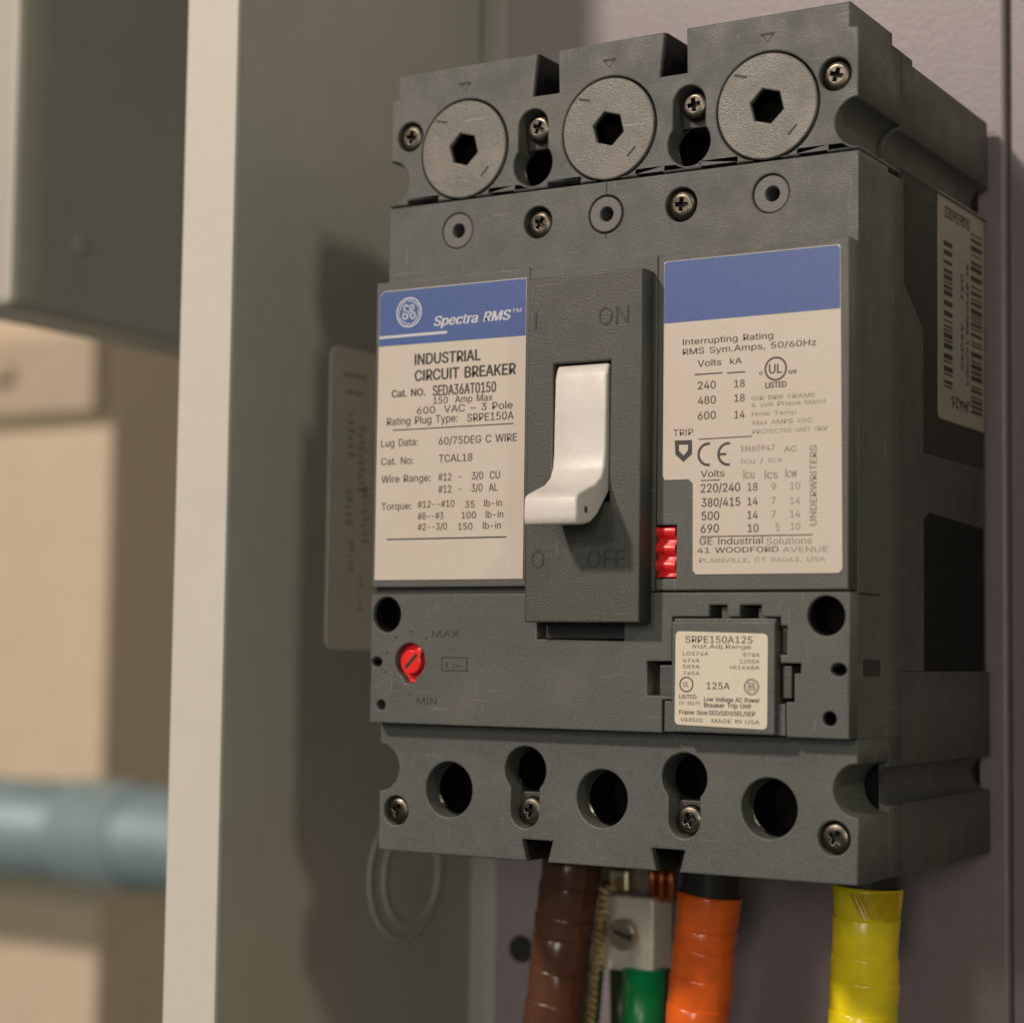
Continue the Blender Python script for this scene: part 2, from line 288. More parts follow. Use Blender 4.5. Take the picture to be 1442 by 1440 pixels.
# letter outlines: advance width, closed outlines as x, y, x, y ...
GLYPHS = {
' ': [280,[]],
'#': [440,[[242,0,326,509,377,509,294,0],[10,140,19,192,400,192,391,140],[64,0,147,509,198,509,115,0],[40,316,49,368,429,368,421,316]]],
'&': [448,[[197,-7,165,-5,136,1,110,12,88,26,69,42,54,62,43,84,36,108,34,133,36,154,40,173,47,189,58,205,70,220,85,235,101,249,120,264,140,279,216,335,223,340,230,346,237,352,243,359,249,367,255,375,259,384,261,394,262,405,260,420,255,434,245,445,233,454,219,459,201,461,189,460,178,457,168,453,159,447,151,440,145,431,141,421,138,411,137,399,138,386,141,375,145,363,152,352,159,340,169,327,179,314,191,300,204,284,438,0,364,0,171,231,153,254,136,274,121,293,108,310,96,327,87,344,81,361,77,379,75,398,77,420,82,440,91,458,102,474,117,488,134,499,154,507,176,512,200,513,224,512,246,507,266,499,283,488,297,475,308,459,317,442,322,424,324,404,323,389,320,375,315,362,309,349,301,336,291,325,281,314,269,303,256,293,154,217,135,202,121,188,110,174,103,161,98,146,97,131,98,115,102,101,109,87,118,76,130,66,143,57,158,51,175,48,193,46,213,48,232,52,251,59,269,69,286,81,301,95,315,112,327,131,336,151,343,174,348,198,349,224,408,224,406,194,403,167,397,144,389,124,380,107,371,92,361,80,353,70,345,62,333,47,315,30,294,17,271,7,246,-1,221,-5]]],
',': [188,[[38,-119,68,71,137,71,84,-119]]],
'-': [453,[[337,244,337,188,114,188,114,244]]],
'.': [188,[[95,-4,83,-3,73,1,63,9,55,18,51,29,50,41,51,53,55,64,63,73,73,81,83,85,95,87,107,85,118,81,128,73,135,64,140,53,141,41,140,29,135,18,128,9,118,1,107,-3]]],
'/': [249,[[235,533,71,-76,14,-76,178,533]]],
'0': [453,[[227,-7,191,-3,158,7,130,24,105,48,85,77,69,113,57,155,50,202,48,254,50,306,57,353,69,395,85,431,106,461,130,484,159,502,191,512,227,516,262,512,295,502,323,484,348,461,368,431,384,395,396,353,403,306,405,254,403,202,396,155,384,113,368,77,348,48,323,24,295,7,263,-3],[227,50,250,52,271,60,290,74,306,92,320,116,330,144,338,176,342,213,344,254,342,295,338,332,330,365,320,393,306,416,290,435,271,449,250,457,227,460,203,457,182,449,163,435,147,416,134,393,123,365,115,332,111,295,109,254,111,213,115,176,123,144,134,116,147,92,163,74,182,60,203,52]]],
'1': [453,[[76,0,76,55,391,55,391,0],[276,509,276,0,212,0,212,448,209,448,86,358,86,427,198,509]]],
'2': [453,[[64,0,64,47,234,229,252,248,268,266,282,282,294,298,303,312,311,327,316,341,319,356,320,371,319,389,315,405,308,419,298,431,287,441,273,449,258,455,241,458,224,460,205,458,188,454,172,447,159,438,148,427,139,413,132,398,128,381,127,362,66,362,68,391,75,418,86,442,102,464,121,482,143,496,168,507,196,513,225,516,254,513,281,507,306,497,328,482,346,465,361,445,372,423,379,398,381,372,380,354,377,336,371,318,363,299,351,280,336,259,317,235,294,209,267,180,153,60,153,57,389,57,389,0]]],
'3': [453,[[218,-7,188,-5,159,1,133,10,108,22,88,38,70,57,57,79,48,104,44,132,109,132,112,115,118,100,126,87,137,76,150,66,165,59,182,54,200,51,219,50,239,51,258,55,275,61,291,69,304,80,315,93,323,108,328,125,329,145,328,163,323,180,316,196,306,211,292,223,275,234,254,241,229,246,201,248,157,248,157,299,288,448,288,452,70,452,70,509,372,509,372,461,211,278,211,289,247,290,279,286,308,276,333,262,354,244,371,222,383,198,391,173,393,145,390,116,383,90,370,66,354,45,333,27,309,12,281,2,251,-5]]],
'4': [453,[[40,105,40,158,247,509,311,509,109,166,109,163,413,163,413,105],[282,0,282,121,282,146,282,318,343,318,343,0]]],
'5': [453,[[221,-7,192,-5,165,1,140,11,118,25,99,41,83,60,71,82,63,105,60,130,122,130,125,115,130,102,138,89,148,78,160,68,173,60,188,54,204,51,221,50,241,51,259,56,276,64,291,75,304,89,314,104,322,122,326,141,328,162,326,183,321,203,314,221,303,237,290,251,275,262,257,270,238,275,218,277,201,276,184,273,167,268,152,262,139,255,128,246,67,253,96,509,366,509,366,452,151,452,134,301,136,301,148,311,162,318,178,325,194,330,212,333,229,334,252,332,274,328,294,321,313,311,330,299,345,285,358,269,370,251,379,231,386,210,390,187,391,163,388,132,381,102,369,76,352,52,332,32,309,15,282,3,253,-4]]],
'6': [453,[[226,-7,196,-4,168,3,142,15,119,31,100,51,84,74,73,101,66,130,64,162,65,187,71,212,80,239,93,268,112,302,137,340,252,509,322,509,151,261,145,261,151,270,157,279,165,288,174,295,184,302,196,307,208,311,221,313,235,314,265,312,291,305,316,295,337,280,355,262,370,240,380,215,387,187,389,157,387,127,379,98,368,73,352,50,333,30,310,14,284,3,257,-4],[226,48,245,50,263,55,279,63,293,73,304,86,314,101,322,119,326,137,327,157,326,178,322,196,314,213,304,228,293,241,279,251,263,259,245,264,226,265,207,264,190,259,174,252,160,241,148,229,138,214,131,197,126,179,125,158,126,138,131,119,138,102,148,86,160,73,174,63,190,55,207,50]]],
'7': [453,[[97,0,323,448,323,452,62,452,62,509,391,509,391,449,165,0]]],
'8': [453,[[226,-7,193,-5,163,1,136,11,111,25,91,42,74,62,62,84,54,109,52,135,53,156,58,176,65,195,75,212,87,228,101,241,117,252,134,260,153,265,153,267,129,276,109,289,93,308,80,330,73,354,70,380,73,405,79,429,90,450,106,469,124,485,146,498,170,508,197,514,226,516,255,514,282,508,306,498,328,485,346,469,361,450,373,429,379,405,382,380,379,354,372,330,359,308,343,289,323,276,300,267,300,265,319,260,335,252,351,241,365,228,377,212,387,195,395,176,399,156,401,135,398,109,391,84,378,62,362,42,341,25,317,11,289,1,259,-5],[226,49,248,50,267,54,285,60,300,69,313,79,323,91,331,106,335,121,337,139,335,157,330,173,322,189,312,202,298,213,283,223,265,230,247,234,226,235,206,234,187,230,169,223,154,213,140,202,130,189,122,173,117,157,115,139,117,121,121,106,129,91,139,79,152,69,167,60,185,54,205,50],[226,290,244,291,260,294,274,300,287,308,298,318,307,330,314,344,318,359,319,376,318,392,314,407,308,420,299,432,288,442,275,449,260,455,244,459,226,460,208,459,192,455,177,449,164,442,153,432,145,420,138,407,134,392,133,376,134,359,138,344,145,330,154,318,165,308,178,300,193,294,209,291]]],
'9': [453,[[226,516,256,513,285,506,310,494,333,478,352,458,368,434,380,408,387,378,389,347,387,322,382,296,373,270,359,240,340,207,315,168,200,0,130,0,301,248,307,248,302,238,295,229,287,221,278,214,268,207,257,202,245,198,232,195,218,195,188,197,161,203,137,214,116,229,98,247,83,269,72,294,66,321,64,352,66,382,73,411,85,436,101,459,120,479,143,494,168,506,196,513],[226,460,207,459,190,454,174,446,160,435,148,423,138,407,131,390,127,372,125,352,127,331,131,313,138,295,148,280,160,268,174,257,190,250,207,245,226,243,245,245,263,249,279,257,293,267,305,280,314,295,322,312,326,330,327,350,326,371,322,390,314,407,305,422,293,435,279,446,263,454,245,459]]],
':': [188,[[95,-4,83,-3,73,1,63,9,55,18,51,29,50,41,51,53,55,64,63,73,73,81,83,85,95,87,107,85,118,81,128,73,135,64,140,53,141,41,140,29,135,18,128,9,118,1,107,-3],[95,271,83,272,73,277,63,284,55,294,51,304,50,316,51,328,55,339,63,349,73,356,83,360,95,362,107,360,118,356,128,349,135,339,140,328,141,316,140,304,135,294,128,284,118,277,107,272]]],
'>': [453,[[387,178,65,15,65,81,310,198,308,194,308,204,310,200,65,316,65,383,387,220]]],
'A': [480,[[16,0,201,509,276,509,463,0,395,0,287,302,280,323,272,346,264,372,255,402,244,438,232,478,245,478,233,437,222,402,213,371,204,345,197,322,191,302,85,0],[110,142,110,199,370,199,370,142]]],
'B': [456,[[60,0,60,509,241,509,274,507,304,501,329,491,350,477,367,461,381,442,390,421,396,398,398,374,397,353,393,336,387,320,378,307,368,295,356,286,343,278,329,272,315,267,315,262,331,260,347,254,363,245,378,234,391,220,402,203,411,184,416,161,418,136,416,111,410,88,400,67,386,48,368,31,344,18,317,8,284,2,247,0],[125,57,245,57,281,60,309,67,330,80,344,96,353,115,355,137,354,153,350,169,342,184,333,197,320,209,306,218,289,225,269,229,248,231,125,231],[125,285,238,285,256,287,273,290,288,296,302,304,314,314,323,326,330,340,335,355,336,372,333,393,326,412,313,429,294,442,270,449,240,452,125,452]]],
'C': [510,[[267,-7,225,-3,186,7,150,25,119,49,92,79,70,115,53,157,44,203,40,254,44,305,53,352,70,393,92,429,119,459,150,484,186,501,225,512,267,516,293,514,317,511,340,504,362,496,383,485,402,471,419,456,435,438,448,418,459,397,467,373,473,348,408,348,404,365,397,380,389,395,380,407,369,418,357,428,344,437,330,444,315,449,300,453,284,455,267,456,237,453,209,445,184,432,161,414,141,391,125,364,113,332,106,295,103,254,106,213,113,177,125,145,141,117,161,94,184,76,210,63,237,56,267,53,284,54,300,56,315,60,330,65,344,72,357,81,369,90,380,102,389,114,397,128,404,144,408,160,473,160,467,135,459,112,448,91,435,71,420,53,402,38,383,24,363,13,341,5,317,-2,293,-6]]],
'D': [502,[[219,0,96,0,96,57,215,57,254,60,288,68,318,81,343,99,363,122,379,149,390,181,397,216,399,255,397,294,390,329,379,361,364,388,344,410,320,428,291,441,258,449,221,452,93,452,93,509,225,509,273,505,315,495,353,478,385,455,412,426,433,391,449,351,458,306,462,255,458,205,449,159,433,119,411,83,384,54,351,31,312,14,268,3],[125,509,125,0,60,0,60,509]]],
'E': [419,[[60,0,60,509,372,509,372,452,125,452,125,286,355,286,355,229,125,229,125,57,375,57,375,0]]],
'F': [410,[[60,0,60,509,369,509,369,452,125,452,125,278,346,278,346,221,125,221,125,0]]],
'G': [520,[[269,-7,225,-3,185,7,149,25,118,49,91,79,69,116,53,157,43,203,40,254,43,305,53,352,69,393,91,429,117,459,149,484,184,501,223,512,265,516,291,514,316,510,340,504,363,494,384,483,403,469,421,453,436,436,449,416,460,395,468,373,474,349,408,349,402,365,395,379,387,393,378,406,368,417,356,427,344,436,330,443,315,448,300,453,283,455,265,456,236,453,209,445,183,432,160,414,141,392,125,364,113,332,106,295,103,254,106,213,113,177,125,145,141,117,161,95,184,76,210,63,238,56,269,53,296,55,322,61,345,71,365,85,382,102,396,123,407,147,413,173,415,202,434,199,283,199,283,256,478,256,478,200,475,160,466,124,451,91,431,62,406,38,377,19,344,5,308,-4]]],
'H': [517,[[60,0,60,509,125,509,125,289,392,289,392,509,457,509,457,0,392,0,392,232,125,232,125,0]]],
'I': [185,[[60,0,60,509,125,509,125,0]]],
'J': [396,[[185,-7,143,-2,106,11,75,33,52,63,38,100,33,145,33,173,98,173,98,145,100,117,108,93,122,74,139,61,160,53,185,50,209,53,230,61,248,74,261,93,269,117,272,145,272,509,336,509,336,145,332,100,318,63,294,33,263,11,227,-2]]],
'K': [467,[[104,145,104,216,116,231,128,246,139,261,151,275,162,289,174,303,187,317,199,331,212,344,364,509,448,509,231,276,228,276],[60,0,60,509,125,509,125,334,124,225,125,193,125,0],[372,0,188,259,228,309,449,0]]],
'L': [393,[[60,0,60,509,125,509,125,57,361,57,361,0]]],
'M': [628,[[60,0,60,509,152,509,277,187,280,179,284,170,287,159,291,147,295,135,299,123,303,110,307,97,311,84,315,71,319,60,322,49,307,49,311,59,314,71,318,83,322,95,326,108,330,121,334,134,338,146,342,158,346,169,349,179,352,187,476,509,568,509,568,0,504,0,504,291,504,302,504,314,504,327,505,340,505,354,505,369,505,383,506,398,506,413,506,428,507,443,507,457,513,457,508,441,503,425,498,409,492,393,487,378,482,363,477,348,472,335,467,322,463,310,459,300,456,291,342,0,286,0,170,291,167,300,163,310,159,321,155,333,150,347,145,361,140,376,134,392,129,408,124,424,118,441,112,457,119,457,119,444,120,430,120,416,120,401,121,386,121,372,121,357,121,342,122,328,122,315,122,302,122,291,122,0]]],
'N': [523,[[60,0,60,509,136,509,343,183,349,174,355,163,363,151,371,137,379,122,388,107,396,90,405,73,414,55,405,54,403,72,402,90,401,108,400,126,399,142,399,157,399,171,399,184,399,195,399,509,463,509,463,0,387,0,202,290,194,303,186,317,177,331,168,346,159,363,148,381,136,402,123,425,108,452,119,454,120,429,121,406,122,384,123,363,124,345,124,328,125,313,125,301,125,291,125,0]]],
'O': [533,[[267,-7,225,-3,186,7,150,25,119,49,92,79,70,115,53,157,44,203,40,254,44,305,53,352,70,393,92,429,119,459,150,484,186,501,225,512,267,516,309,512,348,501,384,484,415,459,442,429,464,393,480,352,490,305,493,254,490,203,480,157,464,115,442,79,415,49,384,25,348,7,309,-3],[267,53,296,55,324,63,349,76,372,94,392,116,408,144,420,176,428,213,430,254,428,295,420,332,408,365,392,392,372,415,349,433,324,446,296,453,267,456,237,453,210,445,184,433,161,415,142,392,125,364,113,332,106,295,103,254,106,213,113,176,125,144,142,117,161,94,184,76,210,63,237,55]]],
'P': [445,[[60,0,60,509,235,509,272,506,305,499,332,487,356,471,375,452,390,430,400,404,407,377,409,348,407,318,400,291,390,265,375,243,356,223,332,207,305,195,272,188,235,186,109,186,109,242,233,242,257,244,279,248,297,256,312,266,324,279,333,294,339,310,343,328,344,348,343,367,339,385,333,402,324,416,312,428,297,439,279,446,257,451,232,452,125,452,125,0]]],
'R': [449,[[60,0,60,509,236,509,273,506,305,500,333,489,356,473,376,455,390,433,401,408,407,381,409,352,407,323,401,296,390,271,376,250,356,232,333,217,305,206,273,200,236,198,96,198,96,255,234,255,258,256,280,260,298,267,313,276,325,287,334,300,340,316,344,333,345,352,344,371,340,389,334,405,325,419,313,430,298,440,279,446,258,451,233,452,125,452,125,0],[353,0,230,229,303,229,428,0]]],
'S': [447,[[224,-9,188,-7,156,-1,128,9,102,23,81,40,64,60,51,83,42,109,38,137,104,137,108,118,114,102,123,88,136,76,150,66,166,59,185,53,204,50,224,49,246,50,267,54,286,60,303,69,317,79,329,92,338,106,344,122,346,139,344,154,340,168,332,179,322,189,310,197,296,205,280,211,263,217,245,222,184,239,145,253,112,269,86,289,67,313,56,341,52,372,54,400,62,425,75,448,92,468,113,484,138,498,165,508,195,514,227,516,259,514,289,508,316,498,340,484,360,468,377,449,390,427,398,403,401,378,337,378,332,402,320,421,302,437,280,449,254,456,225,459,204,457,185,454,167,448,152,440,139,430,129,418,121,405,117,391,115,376,117,359,122,345,131,334,142,324,155,315,169,308,184,302,198,297,212,293,264,279,279,275,295,270,312,264,328,256,344,248,359,238,372,226,384,213,395,198,402,180,407,161,408,139,406,112,399,87,386,64,370,43,349,25,323,11,294,0,261,-7]]],
'T': [449,[[32,452,32,509,417,509,417,452,257,452,257,0,193,0,193,452]]],
'U': [517,[[259,-8,220,-6,186,2,154,15,126,33,103,55,85,80,71,108,63,140,60,173,60,509,124,509,124,178,126,155,132,133,141,113,153,95,169,80,187,68,208,59,232,53,259,52,285,53,309,59,331,68,349,80,364,95,377,113,385,133,391,155,393,178,393,509,457,509,457,173,454,140,446,108,433,80,414,55,391,33,363,15,332,2,297,-6]]],
'V': [480,[[204,0,16,509,84,509,192,206,199,187,207,164,215,137,225,106,236,71,248,31,235,31,247,71,257,107,267,138,276,165,283,187,290,206,395,509,463,509,278,0]]],
'W': [686,[[155,0,16,509,82,509,163,196,167,179,172,162,175,145,179,128,183,111,187,94,190,76,194,58,197,40,189,40,193,58,196,76,200,94,203,111,207,128,211,145,215,162,220,179,224,196,306,509,380,509,462,196,466,179,470,162,474,145,478,128,482,111,486,94,490,76,494,58,497,40,488,40,492,58,495,76,499,94,503,111,506,128,510,145,515,162,519,179,523,196,603,509,670,509,530,0,455,0,368,323,362,345,357,368,351,391,346,417,341,445,336,475,350,475,345,446,340,420,335,395,330,371,324,347,318,323,230,0]]],
'X': [474,[[18,0,217,284,217,236,29,509,104,509,178,400,188,386,196,373,204,361,211,350,217,340,223,329,230,318,236,305,243,292,232,292,239,305,246,317,252,329,258,339,265,350,272,361,280,373,288,386,298,400,374,509,446,509,259,239,259,287,456,0,382,0,292,129,283,142,275,154,268,165,262,175,256,185,250,195,244,206,237,218,230,231,244,231,238,219,231,207,225,196,219,186,213,176,206,166,199,155,191,143,182,129,91,0]]],
'Y': [472,[[203,0,203,208,16,509,91,509,192,344,203,327,213,309,222,292,231,274,240,254,250,230,224,230,233,254,242,275,251,293,260,310,270,327,280,344,381,509,455,509,268,208,268,0]]],
'a': [389,[[160,-9,137,-7,115,-3,94,5,76,15,60,29,48,45,38,63,32,84,30,108,32,128,36,146,43,161,53,174,64,184,78,193,92,200,108,206,125,211,143,214,161,217,178,220,200,223,218,225,234,227,247,229,257,231,265,235,271,240,274,246,276,255,276,257,275,272,272,285,267,297,260,307,251,315,240,322,227,327,212,330,196,331,178,330,163,327,149,322,137,316,127,309,118,301,110,292,104,283,100,274,41,291,51,313,64,331,79,346,95,358,114,368,133,375,153,380,173,383,194,384,208,384,223,382,239,379,255,375,271,369,286,360,300,350,312,336,322,320,330,301,335,278,337,251,337,0,277,0,277,52,272,52,267,43,260,34,252,25,242,16,229,8,215,1,199,-4,181,-7],[170,45,192,47,211,51,228,59,242,68,254,80,263,93,270,108,274,122,276,138,276,190,272,187,267,184,259,182,251,180,241,178,231,176,221,174,210,173,200,171,191,170,182,169,175,168,161,166,147,163,134,159,122,153,112,147,103,139,97,130,93,118,92,105,93,93,96,82,102,72,109,64,119,57,130,52,142,48,156,46]]],
'b': [424,[[229,-8,208,-7,189,-3,172,4,159,12,147,21,138,31,130,41,123,50,118,59,112,59,112,0,53,0,53,509,114,509,114,319,118,319,123,327,130,336,137,346,147,355,158,364,171,373,188,379,207,383,229,384,259,382,287,374,313,361,335,342,354,320,370,293,381,261,388,227,390,189,388,151,381,116,370,84,355,57,336,34,313,16,288,3,260,-6],[220,47,242,49,262,55,279,66,294,80,306,97,316,117,323,139,327,163,328,189,327,215,323,239,316,261,307,281,295,298,280,311,262,322,243,328,220,330,198,328,178,322,161,312,147,299,134,282,125,263,118,241,114,216,113,189,114,162,118,138,125,115,135,95,147,78,162,65,179,55,198,49]]],
'c': [396,[[207,-8,174,-5,144,3,117,16,93,35,72,58,56,85,44,116,37,150,34,187,37,225,44,260,56,291,72,318,93,341,117,360,144,374,174,382,207,384,226,384,243,381,260,377,276,371,291,364,305,356,318,346,330,335,340,322,349,308,356,293,362,277,303,262,300,272,295,281,290,289,284,297,278,304,270,311,261,316,252,321,242,325,231,328,220,329,207,330,184,328,163,321,145,310,130,296,118,278,108,258,102,236,98,212,96,187,98,163,102,139,108,117,118,97,130,80,145,66,163,55,184,49,207,46,220,47,232,49,243,52,253,55,262,60,271,66,279,73,285,80,292,89,297,98,301,107,304,117,363,102,357,86,350,70,341,56,331,43,319,32,306,21,292,12,277,5,261,-1,244,-5,226,-7]]],
'd': [424,[[195,-8,165,-6,137,3,111,16,89,34,70,57,55,84,43,116,36,151,34,189,36,227,43,261,55,293,70,320,89,342,112,361,137,374,165,382,196,384,218,383,237,379,253,373,267,364,278,355,287,346,295,336,301,327,306,319,311,319,311,509,372,509,372,0,313,0,313,59,307,59,301,50,295,41,287,31,277,21,266,12,252,4,236,-3,217,-7],[205,47,226,49,246,55,263,65,278,78,290,95,299,115,306,138,310,162,312,189,310,216,306,241,300,263,290,282,278,299,263,312,246,322,227,328,205,330,182,328,162,322,145,311,130,298,118,281,108,261,102,239,98,215,96,189,98,163,102,139,109,117,118,97,130,80,145,66,162,55,182,49]]],
'e': [404,[[212,-8,177,-5,145,3,117,16,92,35,72,58,56,85,44,116,37,150,34,187,36,224,44,258,55,290,71,317,91,340,115,359,142,373,172,382,205,384,226,383,246,380,266,374,285,366,303,355,319,341,334,324,347,305,357,282,365,256,370,227,371,194,371,169,75,169,75,221,338,221,310,202,308,226,304,248,298,269,288,286,277,301,263,314,246,323,227,328,205,330,183,328,164,323,146,313,131,301,119,286,109,270,102,251,97,231,96,211,96,178,98,151,102,127,110,106,121,88,135,73,151,61,169,53,190,48,212,46,227,47,241,49,254,53,265,58,276,65,285,73,294,82,300,93,306,105,365,91,358,72,348,55,335,39,320,26,302,14,283,4,261,-3,237,-7]]],
'g': [425,[[207,-151,180,-149,156,-146,134,-140,114,-132,97,-122,82,-110,70,-97,59,-84,51,-69,101,-41,107,-49,114,-57,122,-66,131,-74,142,-82,154,-88,169,-93,187,-96,207,-97,236,-95,261,-87,282,-75,298,-58,308,-34,311,-6,311,68,306,68,301,60,294,51,287,41,277,32,266,23,252,16,236,10,217,6,195,5,165,7,138,14,113,27,90,43,71,65,55,90,43,120,36,154,34,191,36,229,43,263,55,293,71,320,90,342,112,361,138,374,166,382,196,384,218,383,237,379,253,373,267,365,279,356,288,346,296,336,302,327,308,319,313,319,313,379,372,379,372,-9,370,-40,363,-67,350,-90,334,-109,314,-124,291,-136,265,-144,237,-149],[205,59,227,61,246,66,264,75,278,87,290,103,300,121,307,142,311,166,312,193,311,219,307,242,300,264,291,283,279,299,264,312,247,322,227,328,205,330,182,328,163,322,145,312,130,298,118,282,109,262,102,241,98,218,96,193,98,167,102,144,109,123,118,104,131,88,145,76,163,66,183,61]]],
'h': [410,[[114,227,114,0,53,0,53,509,114,509,114,287,102,287,116,319,132,344,152,362,175,374,200,382,227,384,252,383,275,377,295,369,313,356,328,340,341,321,350,298,355,271,357,240,357,0,296,0,296,235,293,263,286,286,273,304,256,318,235,326,210,329,192,328,176,324,161,317,147,308,136,297,126,283,119,266,115,248]]],
'i': [167,[[53,0,53,379,114,379,114,0],[84,443,73,444,63,448,54,455,47,463,43,472,41,483,43,494,47,504,54,512,63,518,73,522,84,524,95,522,105,518,114,512,121,504,125,494,126,483,125,472,121,463,114,455,105,448,95,444]]],
'j': [167,[[53,379,114,379,114,-30,112,-52,108,-72,102,-90,92,-106,80,-119,65,-129,47,-137,27,-141,4,-143,-10,-143,-10,-87,2,-87,18,-85,31,-80,40,-72,47,-61,51,-46,53,-29],[83,443,72,444,62,448,53,455,47,463,42,472,41,483,42,494,47,504,53,512,62,518,72,522,83,524,95,522,105,518,114,512,120,504,125,494,126,483,125,472,120,463,114,455,105,448,95,444]]],
'k': [381,[[110,137,110,212,121,212,284,379,360,379,184,199,177,199],[53,0,53,509,114,509,114,0],[294,0,148,186,191,229,372,0]]],
'l': [160,[[50,0,50,530,110,530,110,0]]],
'm': [610,[[53,0,53,379,112,379,112,295,108,295,114,314,122,331,132,346,144,358,158,368,172,376,187,382,203,385,219,386,245,383,268,375,287,361,303,342,314,320,321,295,312,295,318,312,326,329,337,343,350,356,364,366,381,375,398,381,417,385,437,386,458,385,478,380,497,372,514,361,529,346,541,328,550,307,555,283,557,255,557,0,496,0,496,254,493,279,485,298,473,313,456,323,438,329,419,330,402,329,387,326,374,320,363,312,353,302,345,290,340,277,336,263,335,247,335,0,274,0,274,260,272,280,265,297,253,311,238,322,220,328,199,330,185,329,171,326,158,320,145,312,135,302,126,289,119,274,115,257,114,238,114,0]]],
'n': [410,[[114,227,114,0,53,0,53,379,112,379,112,287,102,287,116,319,132,344,152,362,175,374,200,382,227,384,252,383,275,377,295,369,313,356,328,340,341,321,350,298,355,271,357,240,357,0,296,0,296,235,293,263,286,286,273,304,256,318,235,326,210,329,192,328,176,324,161,317,147,308,136,297,126,283,119,266,115,248]]],
'o': [415,[[207,-8,174,-5,144,3,117,16,93,35,72,58,56,85,44,116,37,150,34,187,37,225,44,260,56,291,72,318,93,341,117,360,144,374,174,382,207,384,241,382,271,374,299,360,323,341,343,318,359,291,371,260,379,225,381,187,379,150,371,116,359,85,343,58,323,35,299,16,271,3,241,-5],[207,46,231,49,252,55,270,66,285,80,298,97,307,117,314,139,318,163,319,187,318,212,314,236,307,258,298,278,285,296,270,310,252,321,231,328,207,330,184,328,163,321,145,310,130,296,118,278,108,258,102,236,98,212,96,187,98,163,102,139,108,117,118,97,130,80,145,66,163,55,184,49]]],
'p': [424,[[53,-143,53,379,112,379,112,319,118,319,123,327,130,336,137,346,147,355,158,364,171,373,188,379,207,383,229,384,259,382,287,374,313,361,335,342,354,320,370,293,381,261,388,227,390,189,388,151,381,116,370,84,355,57,336,34,313,16,288,3,260,-6,229,-8,208,-7,189,-3,173,4,159,12,147,21,138,31,130,41,124,50,118,59,114,59,114,-143],[220,47,242,49,262,55,279,66,294,80,306,97,316,117,323,139,327,163,328,189,327,215,323,239,316,261,307,281,295,298,280,311,262,322,243,328,220,330,198,328,178,322,161,312,147,299,134,282,125,263,118,241,114,216,113,189,114,162,118,138,125,115,135,95,147,78,162,65,179,55,198,49]]],
'q': [424,[[372,-143,311,-143,311,59,306,59,301,50,295,41,287,31,277,21,266,12,252,4,236,-3,217,-7,195,-8,165,-6,137,3,111,16,89,34,70,57,55,84,43,116,36,151,34,189,36,227,43,261,55,293,70,320,89,342,112,361,137,374,165,382,196,384,218,383,237,379,253,373,267,364,278,355,287,346,295,336,301,327,307,319,313,319,313,379,372,379],[205,47,226,49,246,55,263,65,278,78,290,95,299,115,306,138,310,162,312,189,310,216,306,241,300,263,290,282,278,299,263,312,246,322,227,328,205,330,182,328,162,322,145,311,130,298,118,281,108,261,102,239,98,215,96,189,98,163,102,139,109,117,118,97,130,80,145,66,162,55,182,49]]],
'r': [259,[[53,0,53,379,112,379,112,321,115,321,124,339,137,354,152,367,171,377,191,383,213,385,218,385,223,385,229,384,235,384,240,384,243,384,243,322,241,323,236,324,230,324,223,325,215,326,207,326,190,324,174,321,159,315,146,306,135,296,126,284,119,269,115,254,114,237,114,0]]],
's': [365,[[182,-8,157,-7,133,-3,112,3,93,12,76,24,62,38,50,54,41,73,36,94,94,107,101,87,111,72,124,60,141,52,160,47,181,45,206,47,227,53,244,62,258,74,265,88,268,103,266,115,262,126,254,136,243,144,229,150,212,155,149,170,118,180,92,192,72,208,58,227,50,249,47,274,49,295,55,314,65,332,79,347,95,360,115,370,137,378,161,383,187,384,212,383,234,379,254,372,271,363,286,352,299,339,309,324,318,308,324,290,268,277,262,291,254,304,243,316,228,325,210,331,187,333,166,331,147,326,131,317,119,305,111,292,109,277,110,264,115,253,124,243,136,235,152,229,172,223,229,209,261,200,287,187,306,171,320,153,328,131,331,107,329,85,323,65,312,47,298,31,281,18,260,6,236,-2,210,-7]]],
't': [227,[[204,379,204,327,6,327,6,379],[65,471,126,471,126,98,127,83,130,70,136,61,144,55,156,51,170,50,175,50,180,50,185,51,191,52,197,53,202,54,213,2,207,0,200,-2,192,-3,184,-3,176,-4,168,-4,138,-1,113,7,92,21,77,41,68,64,65,93]]],
'u': [410,[[182,-5,158,-3,135,2,115,11,97,23,82,39,69,59,60,82,54,109,53,139,53,379,114,379,114,144,116,117,124,94,137,75,154,61,175,53,200,50,218,51,234,55,249,62,263,71,274,83,283,97,290,113,295,132,296,153,296,379,357,379,357,0,298,0,298,92,307,92,294,60,277,35,257,17,234,5,209,-3]]],
'v': [389,[[163,0,17,379,84,379,165,155,173,132,180,110,187,87,193,64,199,42,206,21,184,21,191,42,197,64,203,87,209,110,216,132,224,155,305,379,371,379,226,0]]],
'w': [567,[[138,0,23,379,87,379,133,214,140,190,147,164,154,137,161,107,168,75,175,41,165,41,172,74,179,105,186,135,192,163,199,189,206,214,252,379,316,379,362,214,368,189,375,163,382,136,388,106,395,75,402,41,391,41,399,75,406,106,413,135,420,163,427,189,434,214,480,379,545,379,429,0,368,0,319,172,314,189,309,207,305,225,300,243,295,262,291,280,286,299,281,318,277,338,291,338,286,319,281,299,277,280,272,262,267,243,263,225,258,207,253,189,248,172,199,0]]],
